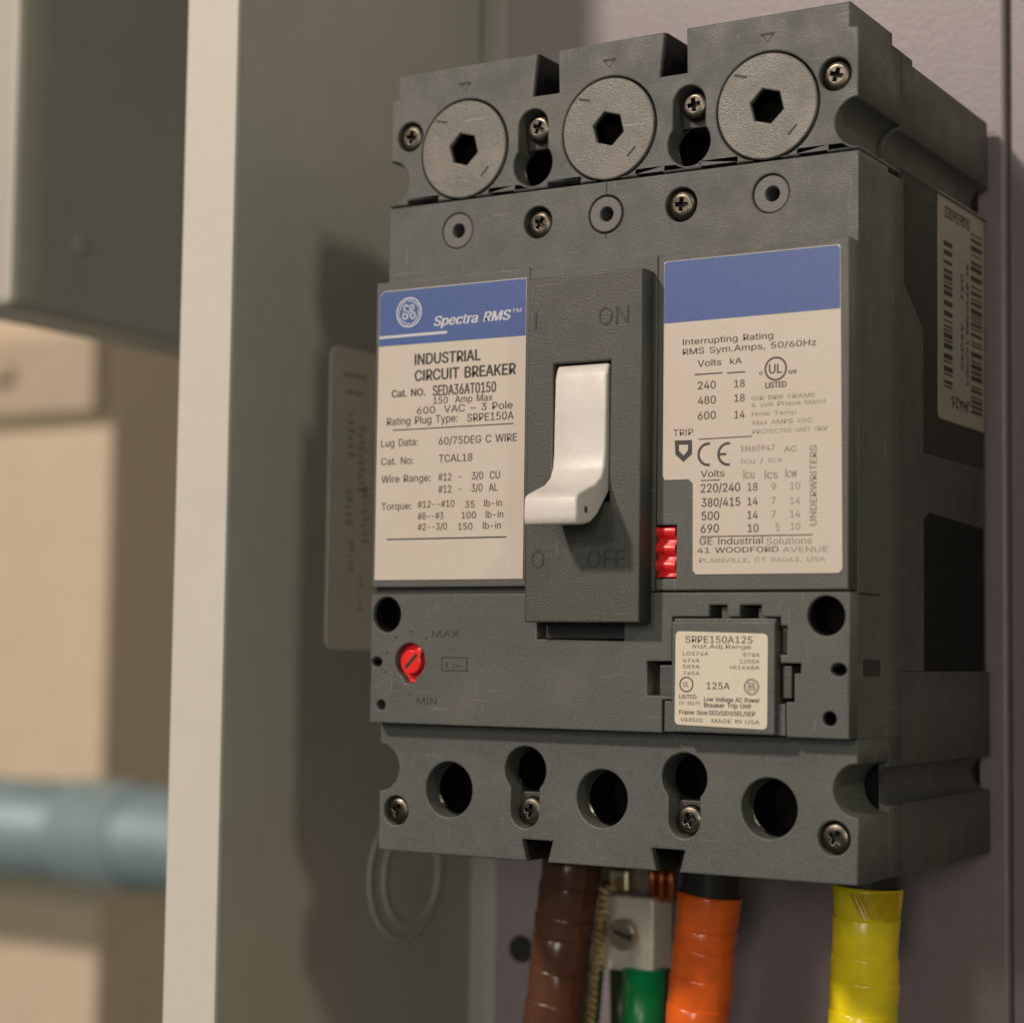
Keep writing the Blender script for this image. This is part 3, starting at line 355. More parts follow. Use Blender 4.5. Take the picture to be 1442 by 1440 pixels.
'x': [379,[[21,0,171,218,171,171,29,379,100,379,147,306,159,287,170,270,179,253,188,237,198,221,207,206,175,206,185,221,194,237,202,253,211,270,222,287,233,306,282,379,352,379,209,169,209,214,358,0,287,0,231,85,219,103,209,120,200,136,191,152,182,167,173,182,205,182,195,167,187,152,178,136,170,120,160,103,148,85,91,0]]],
'y': [389,[[47,-139,61,-86,71,-87,83,-89,94,-90,104,-89,113,-86,122,-81,130,-74,138,-64,145,-51,151,-36,163,-1,17,379,84,379,165,155,173,132,180,109,187,87,193,64,199,42,206,21,184,21,190,42,196,64,202,87,209,110,216,132,224,155,305,379,371,379,204,-58,196,-77,187,-93,177,-107,165,-119,153,-128,139,-136,125,-141,109,-144,91,-145,82,-145,73,-144,65,-143,57,-142,52,-140]]],
'z': [380,[[42,0,42,46,254,320,254,323,48,323,48,379,333,379,333,331,126,60,126,56,339,56,339,0]]],
'~': [453,[[52,150,53,176,58,199,66,218,76,233,89,246,103,255,119,261,135,265,151,266,168,265,183,262,197,256,212,247,228,235,246,221,257,211,267,204,275,198,282,195,290,193,299,192,312,194,323,199,332,207,339,219,343,234,344,253,400,253,399,226,394,204,386,185,376,170,364,157,349,148,334,142,318,138,301,137,284,138,269,141,254,148,239,156,224,168,207,182,195,191,185,199,177,204,170,208,162,210,154,210,141,209,130,204,121,196,114,185,109,169,108,150]]],
}
TEXT_LEFT = [
    ('INDUSTRIAL', 10.02, 25.86, 73.34, 2.21, 1),
    ('CIRCUIT BREAKER', 10.09, 34.19, 69.98, 2.21, 1),
    ('Cat. NO.', 4.41, 12.63, 66.93, 1.48, 1),
    ('SEDA36AT0150', 14.57, 29.64, 66.68, 2.12, 0.6),
    ('150  Amp Max', 14.69, 28.89, 64.99, 1.39, 0.3),
    ('600  VAC ~ 3 Pole', 10.73, 33.62, 63.13, 1.47, 0.3),
    ('Rating Plug Type:', 3.34, 20.62, 61.14, 1.55, 0.3),
    ('SRPE150A', 22.97, 33.88, 60.97, 1.59, 0.3),
    ('Lug Data:', 1.92, 11.04, 56.73, 1.48, 0.3),
    ('60/75DEG C WIRE', 16.20, 34.71, 56.59, 1.53, 0.3),
    ('Cat. No:', 2.01, 10.06, 52.96, 1.48, 0.3),
    ('TCAL18', 16.27, 24.33, 53.02, 1.52, 0.3),
    ('Wire Range:', 2.18, 14.32, 49.26, 1.48, 0.3),
    ('#12  -   3/0  CU', 16.21, 30.87, 49.23, 1.52, 0.3),
    ('#12  -   3/0  AL', 16.26, 30.38, 46.77, 1.52, 0.3),
    ('Torque:', 2.30, 9.73, 43.67, 1.40, 0.3),
    ('#12--#10', 11.29, 20.17, 43.87, 1.38, 0.3),
    ('35', 22.80, 25.00, 43.56, 1.36, 0.3),
    ('lb-in', 27.29, 31.43, 43.72, 1.35, 0.3),
    ('#8--#3', 11.34, 17.56, 41.47, 1.38, 0.3),
    ('100', 21.99, 25.37, 41.43, 1.36, 0.3),
    ('lb-in', 27.71, 31.78, 41.44, 1.35, 0.3),
    ('#2--3/0', 11.38, 18.46, 39.27, 1.38, 0.3),
    ('150', 21.19, 24.57, 39.16, 1.36, 0.3),
    ('lb-in', 27.08, 31.24, 39.25, 1.35, 0.3),
]
TEXT_BAND = [
    ('Spectra RMS', 14.61, 32.89, 81.07, 1.98, 1, 'i'),
    ('TM', 33.32, 35.52, 82.41, 0.72, 0.3, 'i'),
]
TEXT_RIGHT = [
    ('Interrupting Rating', 71.15, 89.65, 73.18, 1.16, 0.3),
    ('RMS Sym.Amps, 50/60Hz', 71.16, 98.18, 71.31, 1.15, 0.3),
    ('Volts', 74.29, 79.20, 68.85, 1.22, 0.3),
    ('kA', 80.98, 83.38, 68.91, 1.14, 0.3),
    ('240', 74.38, 78.05, 64.54, 1.48, 0.3),
    ('18', 81.87, 83.97, 64.48, 1.40, 0.3),
    ('480', 74.40, 78.06, 61.69, 1.48, 0.3),
    ('18', 81.89, 83.98, 61.78, 1.40, 0.3),
    ('600', 74.42, 78.08, 58.80, 1.48, 0.3),
    ('14', 81.91, 84.00, 58.67, 1.40, 0.3),
    ('UL', 88.89, 91.43, 66.66, 1.72, 0.5),
    ('c', 86.89, 87.68, 66.51, 0.80, 1),
    ('us', 92.80, 94.30, 66.41, 0.85, 1),
    ('LISTED', 88.19, 92.29, 63.99, 1.06, 1),
    ('TRIP', 69.27, 73.44, 55.94, 1.22, 0),
    ('Volts', 75.08, 79.93, 47.91, 1.27, 0.2),
    ('220/240', 75.14, 83.14, 45.04, 1.60, 0.3),
    ('380/415', 75.31, 83.15, 42.34, 1.60, 0.3),
    ('500', 75.33, 78.89, 39.85, 1.60, 0.3),
    ('690', 75.20, 78.85, 37.49, 1.60, 0.3),
    ('18', 84.66, 86.67, 45.07, 1.45, 0.1),
    ('14', 84.67, 86.68, 42.39, 1.45, 0.3),
    ('14', 84.68, 86.69, 39.88, 1.45, 0.3),
    ('10', 84.75, 86.89, 37.43, 1.45, 0.3),
    ('GE Industrial', 74.92, 87.75, 35.23, 1.27, 0.1),
    ('41 WOODFORD', 74.49, 90.86, 33.70, 1.00, 0.3),
]
TEXT_FAINT = [
    ('GIR BRK FRAME', 85.34, 98.01, 61.83, 0.80, 0.3),
    ('& volt Phase Maint', 85.35, 100.08, 60.57, 0.80, 0),
    ('Note Temp', 85.50, 94.27, 58.91, 0.79, 0),
    ('Max AMPS 40C', 85.65, 97.40, 57.25, 0.79, 0.3),
    ('PROTECTED UNIT TRIP', 85.66, 100.50, 55.59, 0.79, 0.1),
    ('EN60947', 83.38, 90.08, 52.38, 1.06, 0.4),
    ('AC', 91.91, 94.43, 52.03, 1.05, 0.4),
    ('Icu / Ics', 83.40, 91.50, 50.17, 0.93, 0),
    ('Icu', 83.84, 85.99, 47.34, 1.59, 0.4),
    ('Ics', 88.12, 90.66, 47.19, 1.58, 0.4),
    ('Icw', 92.21, 94.44, 47.31, 1.57, 0.4),
    ('9', 89.40, 90.39, 45.05, 1.31, 0.1),
    ('10', 93.13, 95.09, 45.06, 1.30, 0),
    ('7', 89.53, 90.26, 42.46, 1.31, 0.2),
    ('14', 93.14, 95.10, 42.36, 1.30, 0.1),
    ('7', 89.54, 90.27, 39.94, 1.31, 0.2),
    ('14', 93.14, 95.11, 39.91, 1.30, 0.2),
    ('5', 90.28, 91.07, 37.58, 1.30, 0),
    ('10', 93.22, 95.11, 37.67, 1.30, 0),
    ('Solutions', 88.46, 97.44, 35.07, 1.24, 0.2),
    ('AVENUE', 91.70, 100.54, 33.58, 0.97, 0.2),
    ('PLAINVILLE, CT 06062, USA', 74.90, 100.00, 31.88, 0.80, 0.1),
]
TEXT_PLUG = [
    ('SRPE150A125', 72.74, 86.34, 16.94, 1.26, 0.1),
    ('Inst.Adj.Range', 74.27, 86.06, 15.93, 0.73, 0),
    ('LO374A', 72.23, 77.48, 14.58, 0.69, 0),
    ('878A', 84.51, 87.82, 14.52, 0.68, 0),
    ('474A', 72.24, 75.69, 13.32, 0.69, 0),
    ('1205A', 83.81, 87.77, 13.28, 0.68, 0),
    ('589A', 72.25, 75.70, 12.17, 0.69, 0),
    ('HI1648A', 81.96, 87.77, 12.15, 0.68, 0),
    ('745A', 72.26, 75.71, 10.94, 0.69, 0),
    ('125A', 77.16, 81.81, 8.43, 1.24, 0.2),
    ('UL', 72.35, 73.45, 8.76, 0.92, 0.3),
    ('LISTED', 71.56, 75.07, 6.57, 0.73, 0.8),
    ('Low Voltage AC Power', 76.67, 87.80, 6.17, 0.79, 0.8),
    ('DY-30079', 71.57, 75.75, 5.39, 0.66, 0),
    ('Breaker Trip Unit', 76.68, 86.12, 5.05, 0.85, 0.8),
    ('Frame Size:SED/SEH/SEL/SEP', 71.58, 86.94, 3.67, 0.79, 0.8),
    ('VA850S', 71.80, 76.41, 2.28, 0.72, 0),
    ('MADE IN USA', 78.22, 87.82, 2.25, 0.72, 0),
]
TEXT_COVER = [
    ('MAX', 15.23, 21.74, 17.61, 1.36, 0),
    ('MIN', 11.79, 16.54, 4.03, 1.43, 0),
    ('I>', 18.68, 22.41, 11.48, 1.21, 0),
]
TEXT_ESC = [
    ('I', 41.24, 41.80, 77.68, 3.37, 0),
    ('ON', 55.49, 62.06, 77.52, 3.31, 0),
    ('O', 41.23, 44.10, 31.07, 3.45, 0),
    ('OFF', 53.64, 61.74, 31.13, 3.25, 0),
]

# ================================================================ the enclosure and what is behind
XL, YB, YF = -34.55, 95.0, -5.2
enc = empty('electrical_enclosure', (XL, YB, -150), 'grey steel enclosure around the breaker, its pale front edge running down the left', 'enclosure')
link('back_wall', box(XL, 144.6, YB, YB + 1.6, -260, 420, .2), M['paint'], enc)
link('side_wall', box(XL - 1.6, XL, YF + 1.8, YB + 1.6, -260, 420, 0), M['paint'], enc)
link('unseen_right_wall', box(143, 144.6, YF + 1.8, YB - .1, -260, 420, 0), M['paint'], enc)  # out of view, placed to shade the plate and the breaker's side
link('front_lip', box(-48.9, XL, YF, YF + 1.75, -260, 420, .45), M['lit_paint'], enc)
link('lip_return', box(-48.9, -47.3, YF + 1.8, YF + 14, -260, 420, .3), M['paint'], enc)
for (cy, cz, r) in ((49.6 + 16, -39, 15.2), (49.6 + 18.5, -39.5, 11.8)):
    link('knockout_ring', tube([(XL - .35, cy + r * math.cos(t), cz + r * math.sin(t)) for t in [2 * math.pi * i / 48 for i in range(48)]], 1.05, 8, True), M['paint'], enc, smooth=True)
pl = empty('mounting_plate', (45, 95, -150), 'pale lavender mounting plate standing behind the circuit breaker', 'mounting plate')
link('plate_face', box(-20.6, 107.6, 84, YB - .1, -250, 400, .9), M['plate'], pl)
link('edge_flange', box(107.65, 112.4, 86.5, YB - .1, -250, 400, .5), M['plate'], pl)
ps = link('mounting_hole', merge(lathe([(0, 3.1), (.4, 3.3), (.8, 3.1)], (-12.6, 83.2, -57), (0, 1, 0), 28)), M['rubber'], pl)

# aged information label on the inside of the left wall
il = empty('information_label', (XL + .2, 60, 50), 'blurred beige rounded label stuck on the inner left wall behind the breaker', 'label')
lab = slab([rrect(30.9, 14.8, 78, 85.3, 3, 6)], XL + .02, XL + .32, .1, 'x'); link('paper', lab, M['infolabel'], il)
bits = []
for y, w, z, h in ((36, 9, 78.5, 1.5), (37, 7, 74.6, .8), (38, 3, 60, 11), (42, 3.5, 52, 16), (37.5, 3, 44, 9), (44, 3, 40, 14), (39, 2.5, 33, 8), (43, 2, 24, 9), (48, 4, 36, 30)):
    for k in range(max(1, int(h / 1.6))):
        zz = z + k * h / max(1, int(h / 1.6)); bits.append(slab([rrect(y + (k % 2) * .4, zz, y + w - (k % 3) * .6, zz + .9, .2, 2)], XL + .33, XL + .36, 0, 'x'))
link('smudged_print', merge(*bits), M['infoink'], il)

# the room beyond the enclosure
wall = link('room_wall', box(-2900, 1200, 2400, 2440, -1500, 2000, 0), M['wall']); tag(wall, kind='structure')
shade_pier = link('wall_shade_pier', box(-2900, -878, 872, 2400, -1500, 2000, 4), M['wall']); tag(shade_pier, kind='structure')  # step added so its unlit side stands in for a cast shadow
wband = empty('wall_band', (-1100, 872, 200), 'blurred beige channel running across the wall below the grey box', 'band')
link('band_body', box(-2600, -879, 850, 871.9, 206, 272, 3), M['wall_beige'], wband)  # raised band in a darker beige than the wall
link('band_stub', box(-1060, -965, 838, 849.9, 236, 250, 3), M['wall_beige'], wband)
ab = empty('junction_box', (-172, 400, 108), 'grey steel box beyond the pale enclosure edge at top left', 'junction box')
link('box_body', box(-184, -160, 53, 868, 108, 620, 2.5), M['paint'], ab)
link('box_screw', lathe([(0, 3.6), (.5, 3.0), (.7, 1.5)], (-160, 80, 130), (1, 0, 0), 24), M['paint'], ab, smooth=True)
cdt = empty('metal_conduit', (-800, 767, -122), 'horizontal blue grey conduit in front of the beige wall at lower left', 'conduit')
link('pipe', tube([(-2400, 767, -122), (-210, 767, -122)], 37, 48), M['galv'], cdt, smooth=True)
link('coupling', tube([(-800, 767, -122), (-740, 767, -122)], 39.5, 48), M['galv'], cdt)

# ================================================================ circuit breaker
br = empty('circuit_breaker', (52.3, 81, -26.2), 'charcoal three pole circuit breaker with white toggle and two blue topped labels', 'circuit breaker')
def P(name, me, m, parent=br, **k): return link(name, me, M[m], parent, **k)

def groove_r(z, r, top, bot):      # right edge going up past a half round groove
    return [(W, bot), (W, z - r)] + arc(W, z, r, 270, 90, 18) + [(W, top)]
def groove_l(z, r, top, bot):
    return [(0, top), (0, z + r)] + arc(0, z, r, 90, -90, 18) + [(0, bot)]
def keyhole(cx, zb, R, zs, r):
    s = 1 if zs > zb else -1
    a = math.degrees(math.acos(r / R))
    if s > 0: return arc(cx, zb, R, 180 - a, 360 + a, 30) + arc(cx, zs, r, 0, 180, 16)
    return arc(cx, zb, R, -a, 180 + a, 30) + arc(cx, zs, r, 180, 360, 16)

# case behind the front pieces
zt, zb_ = 113.2, -9.3
P('rear_case', slab([[(0, -26.2), (W, -26.2), (W, zb_ - 3.7)] + arc(W, zb_, 3.7, 270, 90, 14) + [(W, 12), (W - .8, 12), (W - .8, 109.2), (W, 109.3)] + arc(W, zt, 3.7, 270, 90, 14) +
    [(W, 131.1), (0, 131.1), (0, zt + 3.7)] + arc(0, zt, 3.7, 90, -90, 14) + [(0, 109.3), (.8, 109.2), (.8, 12), (0, 12)] + arc(0, zb_, 3.7, 90, -90, 14)], 27, 81, .3), 'case')
P('middle_case', slab([[(0, -26.2), (W, -26.2), (W, zb_ - 3.7)] + arc(W, zb_, 3.7, 270, 90, 14) + [(W, 107), (0, 107)] + arc(0, zb_, 3.7, 90, -90, 14)], 20, 26.9, .2), 'case')
P('rear_foot', box(3, W - 3, 80.9, 84, -24, 128, .3), 'black')
cheek = [(26.95, 12.1), (39.6, 12.1), (39.6, 42.2), (37, 43.6), (37, 53), (39.4, 55), (39.4, 79.5), (28.6, 87), (28.2, 107.4), (26.95, 107.4)]
P('side_cheek', slab([cheek], W - 2, W, .2, 'x'), 'case'); P('side_cheek', slab([cheek], 0, 2, .2, 'x'), 'case')
for x0, x1 in ((W - 3, W - .35), (.35, 3)):  # dark pieces: shade of the rear side put into their colour
    P('side_shade_panel', slab([[(39.9, 12.3), (78.5, 12.3), (78.5, 42.5), (45, 43.6), (41.5, 42), (39.9, 42)]], x0, x1, .25, 'x'), 'black')
    P('side_shade_bridge', box(x0 + .02, x1 - .45, 39.7, 77.5, 42.6, 55.0, .3), 'black')
    P('side_shade_recess', slab([[(39.7, 55.2), (79.8, 55.2), (79.8, 106.8), (30, 106.8), (30, 87.6), (39.7, 80)]], x0 + .02, x1 - .3, .35, 'x'), 'dim')

# side label with bar codes
sl = P('side_label', slab([rrect(49.8, 63.2, 79.9, 110.1, 1.3, 4)], W - .68, W - .5, .05, 'x'), 'sidepaper')
bars_ = []; R2 = random.Random(3)
for y0, y1, z0, z1 in ((53.2, 58.6, 70, 99.5), (70.8, 78.2, 66.5, 105.5)):
    z = z0
    while z < z1:
        t = R2.choice((.35, .35, .7, 1.05)); bars_.append(box(W - .49, W - .46, y0, y1, z, z + t, 0)); z += t + R2.choice((.4, .4, .8, 1.1))
def side_word(s, y0, y1, z, h, flip=True):
    me = word(s, 0, abs(y1 - y0), 0, h, .4)
    cy, cz = (y0 + y1) / 2, z
    # turned into the side plane, upside down as on the case
    k = -1 if flip else 1
    me.transform(Matrix(((0, 0, 0, W - .47), (k, 0, 0, cy - k * abs(y1 - y0) / 2), (0, 0, k, cz), (0, 0, 0, 1)))); return me
bars_ += [side_word('GLR636003', 54, 70, 107.6, 2.4), side_word('JH426', 58, 70, 68.6, 2.3)]
for k, (yy, txt) in enumerate(((64.2, '- SED36 - 150 -'), (67.6, 'CIRCUIT BREAKER 3P'))):
    me = word(txt, 0, 26, 0, 1.5, .3)     # runs along the height of the label
    me.transform(Matrix(((0, 0, 0, W - .47), (0, 0, 1, yy), (1, 0, 0, 72), (0, 0, 0, 1)))); bars_.append(me)
P('bar_code_print', merge(*bars_), 'sideink', sl)

# lower terminal cover
low = [(0, -26.2), (35.7, -26.2), (34.5, -22), (41.4, -22), (40.3, -26.2), (64.3, -26.2), (63.2, -22), (70.1, -22), (69, -26.2)] + groove_r(zb_, 4.75, -.12, -26.2) + groove_l(zb_, 4.75, -.12, -26.2)[:-1]
holes = [circ(17.1, -13.1, 5.55, 48), circ(52.3, -13.2, 5.55, 48), circ(87.3, -13.3, 5.55, 48), keyhole(35, -8.5, 4.7, -16.6, 3.25), keyhole(69.95, -8.5, 4.7, -16.5, 3.25),
         circ(4.2, -18, 3.0, 32), circ(100, -18, 3.1, 32)]
P('lower_terminal_cover', slab([low] + holes, 4.2, 19.95, .35), 'case')
P('lower_top_block', box(4, 22.6, 26.9, 60, -28.9, -26.3, .2), 'black'); 
# upper terminal cover
def upper_bottom():
    zb = 108.1; out = [(0.0, zb + .9), (3.0, zb + .9)]
    out = [(0, zb), (4.6, zb), (4.6, zb + 1)]
    out = [(4.6, zb), (4.6, zb + 1)]
    for k, c in enumerate((18.45, 52.35, 86.35)):
        g0, g1 = c - 13.8, c - 6.4
        if k: out += [(g0, zb), (g0, zb + 1)]
        out += [(g1, zb + 1), (g1, zb), (c - 2.7, zb)] + arc(c, 118.3, 10.55, 255.2, -75.2, 56) + [(c + 2.7, zb), (c + 6.4, zb), (c + 6.4, zb + 1), (c + 12, zb + 1), (c + 12, zb)]
    return out
up = [(0, 108.1)] + upper_bottom() + [(W, 108.1)] + arc(W, zt, 4.6, 270, 90, 18) + [(W, 131.1), (102.9, 131.3), (102.9, 136), (69.3, 136), (69.5, 127.2), (63.4, 127.2), (64.5, 136), (40.6, 136), (40.9, 127.2), (34.7, 127.2), (35.7, 136), (1.7, 136), (1.7, 131.3), (0, 131.1)] + arc(0, zt, 4.6, 90, -90, 18)
P('upper_terminal_cover', slab([up, keyhole(34.95, 113.3, 4.5, 121.2, 3.4), keyhole(69.95, 113.3, 4.5, 121.2, 3.4), circ(4.9, 122.6, 3.1, 32), circ(100, 122.6, 3.15, 32)], 4.2, 26.8, .35), 'case')
for x0, x1 in ((2.2, 35), (41.2, 63.2), (69.8, 102.7)):
    P('barrier_top', box(x0, x1, 26.9, 39, 130, 134.2, .4), 'case')

for c in (18.45, 52.35, 86.35):
    d = P('plug_disc', slab([circ(c, 118.3, 10.2, 72), [(c + 3.55 * math.cos(math.radians(a + 14)), 118.3 + 3.55 * math.sin(math.radians(a + 14))) for a in range(30, 390, 60)]], 3.85, 5.3, .3), 'disc')
    P('hex_socket', lathe([(0, 4.3), (5, 4.2), (5, .1)], (c, 5.35, 118.3), (0, 1, 0), 24, cap=False), 'void', d)
    P('index_mark', merge(bar(c - 6.7, 125.1, c - 4.1, 124.4, .45, 3.83), bar(c + 4.4, 112.2, c + 6.2, 114, .45, 3.83)), 'engrave', d)
    P('lug_back', box(c - 9.5, c + 9.5, 10.6, 26, 108.3, 128, 0), 'void')
    P('arrow_mark', merge(bar(c - 1.4, 132.25, c + 1.4, 132.2, .5, 4.17), bar(c - 1.2, 132.1, c, 130.7, .16, 4.17), bar(c + 1.2, 132.1, c, 130.7, .16, 4.17)), 'engrave')
for poly in ([(34.76, 127.3), (35.1, 127.3), (36.1, 135.9), (35.76, 135.9)], [(63.46, 127.3), (63.8, 127.3), (64.9, 135.9), (64.56, 135.9)], [(35.73, -26.1), (36.1, -26.1), (34.95, -22.1), (34.56, -22.1)], [(64.4, -26.1), (64.8, -26.1), (63.6, -22.1), (63.25, -22.1)]):
    P('notch_shade_lining', slab([poly], 4.75, 19.8 if poly[0][1] < 0 else 26.5, .02), 'black')  # black sheets that paint the shade inside the notches
for x0, x1, z0, z1 in ((36.3, 40.3, 127.4, 135.2), (65.0, 69.1, 127.4, 135.2), (36.3, 40.2, -25.8, -22.1), (64.9, 68.9, -25.8, -22.1)):
    P('notch_shade_back', box(x0, x1, 13, 19.5, z0, z1, 0), 'black')
# accessory strip
P('centre_strip', slab([[(0, 88), (W, 88), (W, 107.8), (0, 107.8)], circ(36.3, 101.2, 3.25, 36), circ(68.4, 101.4, 3.35, 36), circ(17.1, 101.4, 3.7, 40), circ(51.9, 101.2, 3.85, 40), circ(87.1, 101.5, 3.75, 40)], 4.2, 19.9, .3), 'case')
for x, z, r, yy in ((17.1, 101.4, 3.6, 4.3), (51.9, 101.2, 3.55, 4.1), (87.1, 101.5, 3.6, 4.6)):
    g = P('insert_ring', slab([circ(x, z, r, 40), circ(x + .2, z, 1.45, 24)], yy, 12, .25), 'ring')
    P('insert_bore', lathe([(0, 1.7), (.3, 1.7)], (x, 12.1, z), (0, 1, 0), 20), 'void', g)
P('seam_mark', merge(bar(52, 105.1, 52, 107.5, .35, 4.17), bar(52, 96.4, 52, 97.3, .3, 4.17)), 'engrave')

# middle cover: three upper fields and a lower field
def cover_piece(name, loops, y0=0, y1=19.8, b=.3): return P(name, slab(loops, y0, y1, b), 'case')
cover_piece('left_cover_field', [[(0, 27.7), (37.05, 27.7), (37.05, 91.2), (0, 91.2)]])
cover_piece('centre_cover_field', [[(37.15, 26.6), (65.55, 26.6), (65.55, 90.9), (37.15, 90.9)]])
cover_piece('right_cover_field', [[(65.7, 26.75), (W - .2, 26.75), (W - .2, 90.9), (65.7, 90.9), (65.7, 39.1), (69.95, 39.1), (69.95, 29), (65.7, 29)]])
P('cover_backing', box(.6, W - .6, 1.2, 4, 26.0, 28.8, 0), 'engrave')
lowc = [(0, 0), (67.3, 0), (67.3, 6.2), (69.3, 6.2), (69.3, 7.0), (64, 7.0), (64, 13.4), (69.3, 13.4), (69.3, 21.8), (77, 21.8), (77, 24), (80.5, 24), (80.5, 21.8), (83.2, 21.8), (83.2, 24), (87.4, 24), (87.4, 21.8),
        (91.2, 21.8), (91.2, 20.2), (92.5, 20.2), (92.5, 15), (91.2, 15), (91.2, 13.4), (95.2, 13.4), (95.2, 11.6), (94, 11.6), (94, 6.4), (92.4, 6.4), (92.4, 0), (W, 0), (W, 26.35), (0, 26.35)]
P('lower_cover_field', slab([lowc, circ(4.0, 22.1, 3.4, 36, 3.6), circ(100.1, 22, 3.6, 36), circ(1.7, 12.4, 1.25, 24, 1.0), circ(102.5, 12.35, 1.5, 24, 1.15), circ(2.9, 3.65, 1.05, 20), circ(100.8, 3.55, 1.3, 20),
    arc(9.9, 12.7, 3.6, -60, 240, 36) + [(8.9, 8.2), (10.9, 8.2)], [(39.7, 17.4), (59, 17.2), (59, 21.5), (39.7, 21.5)]], 0, 19.8, .3), 'case')
P('latch_window', box(40.4, 58.4, 2.2, 5, 17.5, 23, .2), 'dim')
P('side_slot', merge(box(W - .5, W + .07, 4.6, 15, 26.0, 26.4, 0), box(W - .5, W + .07, 6.5, 15.2, 11.2, 14.3, .02)), 'engrave')
P('side_cover', box(W - .8, W + .04, 4.1, 26.8, -.05, 107, .1), 'case')
P('dark_core', box(2.0, W - 2.0, 19.85, 19.95, -24, 107, 0), 'void')

# labels
ll = P('left_label', slab([[(.85, 29.2), (36.5, 29.2), (36.5, 89.2), (2.0, 89.3), (.85, 88.2)]], -.16, -.005, .04), 'paper')
P('blue_band', flat([[(.95, 77.75), (36.4, 77.55), (36.4, 89.05), (2.0, 89.15), (.95, 88.1)]], -.18), 'blue', ll)
lx, lz = 8.35, 84.4; y_ = -.2
import math as _m2
def curl(cx, cz, r, a0, a1, r1=None, n=20):
    r1 = r1 or r
    return [(cx + (r + (r1 - r) * i / n) * math.cos(math.radians(a0 + (a1 - a0) * i / n)), cz + (r + (r1 - r) * i / n) * math.sin(math.radians(a0 + (a1 - a0) * i / n))) for i in range(n + 1)]
def emblem(lx, lz, k, y):
    L = [ringp(lx, lz, 3.15 * k, 2.85 * k, y)]
    def st(pts, w): L.append(stroke([(lx + x * k, lz + z * k) for x, z in pts], w * k, y))
    for a in (45, 135, 225, 315): st(curl(0, 0, 2.55, a - 26, a + 30, 2.3), .22)
    for a in (90, 0, 180, 270): st([(2.8 * math.cos(math.radians(a + 14)), 2.8 * math.sin(math.radians(a + 14))), (2.3 * math.cos(math.radians(a)), 2.3 * math.sin(math.radians(a))), (2.8 * math.cos(math.radians(a - 14)), 2.8 * math.sin(math.radians(a - 14)))], .2)
    st(curl(-.75, .95, .62, 20, 330, .45) + curl(-.85, -.75, .8, 90, 470, .35), .3)
    st(curl(.75, 1.0, .55, 200, -120, .35), .28)
    st([(.3, .9), (.15, .2), (.9, .25)], .28)
    st(curl(.85, -.75, .8, 110, -260, .35), .3)
    st([(-1.3, .1), (-.3, .2), (.2, -.5)], .25)
    return L
P('white_print', merge(*emblem(lx, lz, 1, y_), *words(TEXT_BAND, y_), bar(1.0, 79.6, 17.8, 79.6, .55, y_)), 'white_ink', ll)
P('black_print', merge(*words(TEXT_LEFT, -.18), bar(4.84, 60.1, 33.9, 60.1, .24, -.18), bar(3.7, 37.55, 32.6, 37.55, .3, -.18)), 'ink', ll)
rl = P('right_label', slab([rrect(67.05, 47.6, 102.85, 89.55, .5)[:12] + [(67.05, 48.5), (67.5, 47.65), (72.6, 47.6), (73.4, 46.8), (73.5, 30.4), (74.2, 29.7), (102.6, 29.7), (103.3, 30.4)]], -.16, -.005, .04), 'paper')
P('blue_band', flat([[(67.15, 77.6), (102.8, 77.75), (102.75, 88.9), (102.3, 89.4), (67.6, 89.45), (67.15, 89.0)]], -.18), 'blue', rl)
rb = words(TEXT_RIGHT, -.18)
rb += [bar(73.7, 67.4, 79.4, 67.4, .26, -.18), bar(80.4, 67.3, 84.1, 67.3, .26, -.18), bar(74.5, 55.1, 85.5, 55.2, .2, -.18), bar(75.1, 47.3, 79.1, 47.3, .2, -.18), bar(75.1, 36.75, 97.6, 36.7, .2, -.18),
       ringp(90.2, 67.5, 2.25, 1.9, -.18),
       flat([[(69.6, 55.1), (73.2, 55.05), (73.25, 52.4), (71.45, 50.95), (69.75, 52.4)], [(70.5, 54.25), (70.5, 53.1), (71.5, 52.2), (72.35, 53.1), (72.4, 54.2)]], -.18),
       stroke(curl(76.6, 52.2, 2.0, 80, 280), .5, -.18), stroke(curl(80.7, 52.1, 2.0, 80, 280), .5, -.18), bar(78.9, 52.1, 80.3, 52.1, .45, -.18)]
P('black_print', merge(*rb), 'ink', rl)
vt = word('UNDERWRITERS', 0, 14.6, 0, 1.3, .8); vt.transform(Matrix(((0, 0, -1, 98.3), (0, 1, 0, -.18), (1, 0, 0, 38.4), (0, 0, 0, 1))))
P('faint_print', merge(*words(TEXT_FAINT, -.18), vt), 'ink_faint', rl)

# raised switch surround with lettering, toggle, shadow slot
P('switch_surround', slab([[(39.8, 20.6), (64.85, 20.6), (64.85, 87.8), (39.8, 87.8)], [(45.7, 43.5), (58.2, 43.5), (58.2, 70.6), (45.7, 70.6)]], -5, -.02, .35), 'esc')
P('surround_backing', box(45, 59, .1, .6, 43, 71, 0), 'void')
for t in TEXT_ESC: P('surround_lettering', word(t[0], t[1], t[2], t[3], t[4], t[5], '', -5.004, .12), 'mark')
prof = [(-3.2, 70.0), (-4.5, 70.05), (-5.0, 69.4), (-5.6, 67.6), (-5.8, 60), (-5.9, 53), (-6.3, 50.2), (-7.3, 48.2), (-9.5, 46.6), (-12.5, 45.6), (-15.8, 44.4), (-16.5, 43.9), (-16.8, 43.2), (-16.9, 40), (-16.7, 38.9), (-16.1, 38.5), (-13.5, 38.6), (-11, 39.2), (-8.5, 40.8), (-6.2, 43.2), (-4, 45.5), (-.5, 46.5), (-.5, 70)]
tg = P('toggle_lever', slab([prof], 46.35, 57.75, .55, 'x', 3), 'lever')
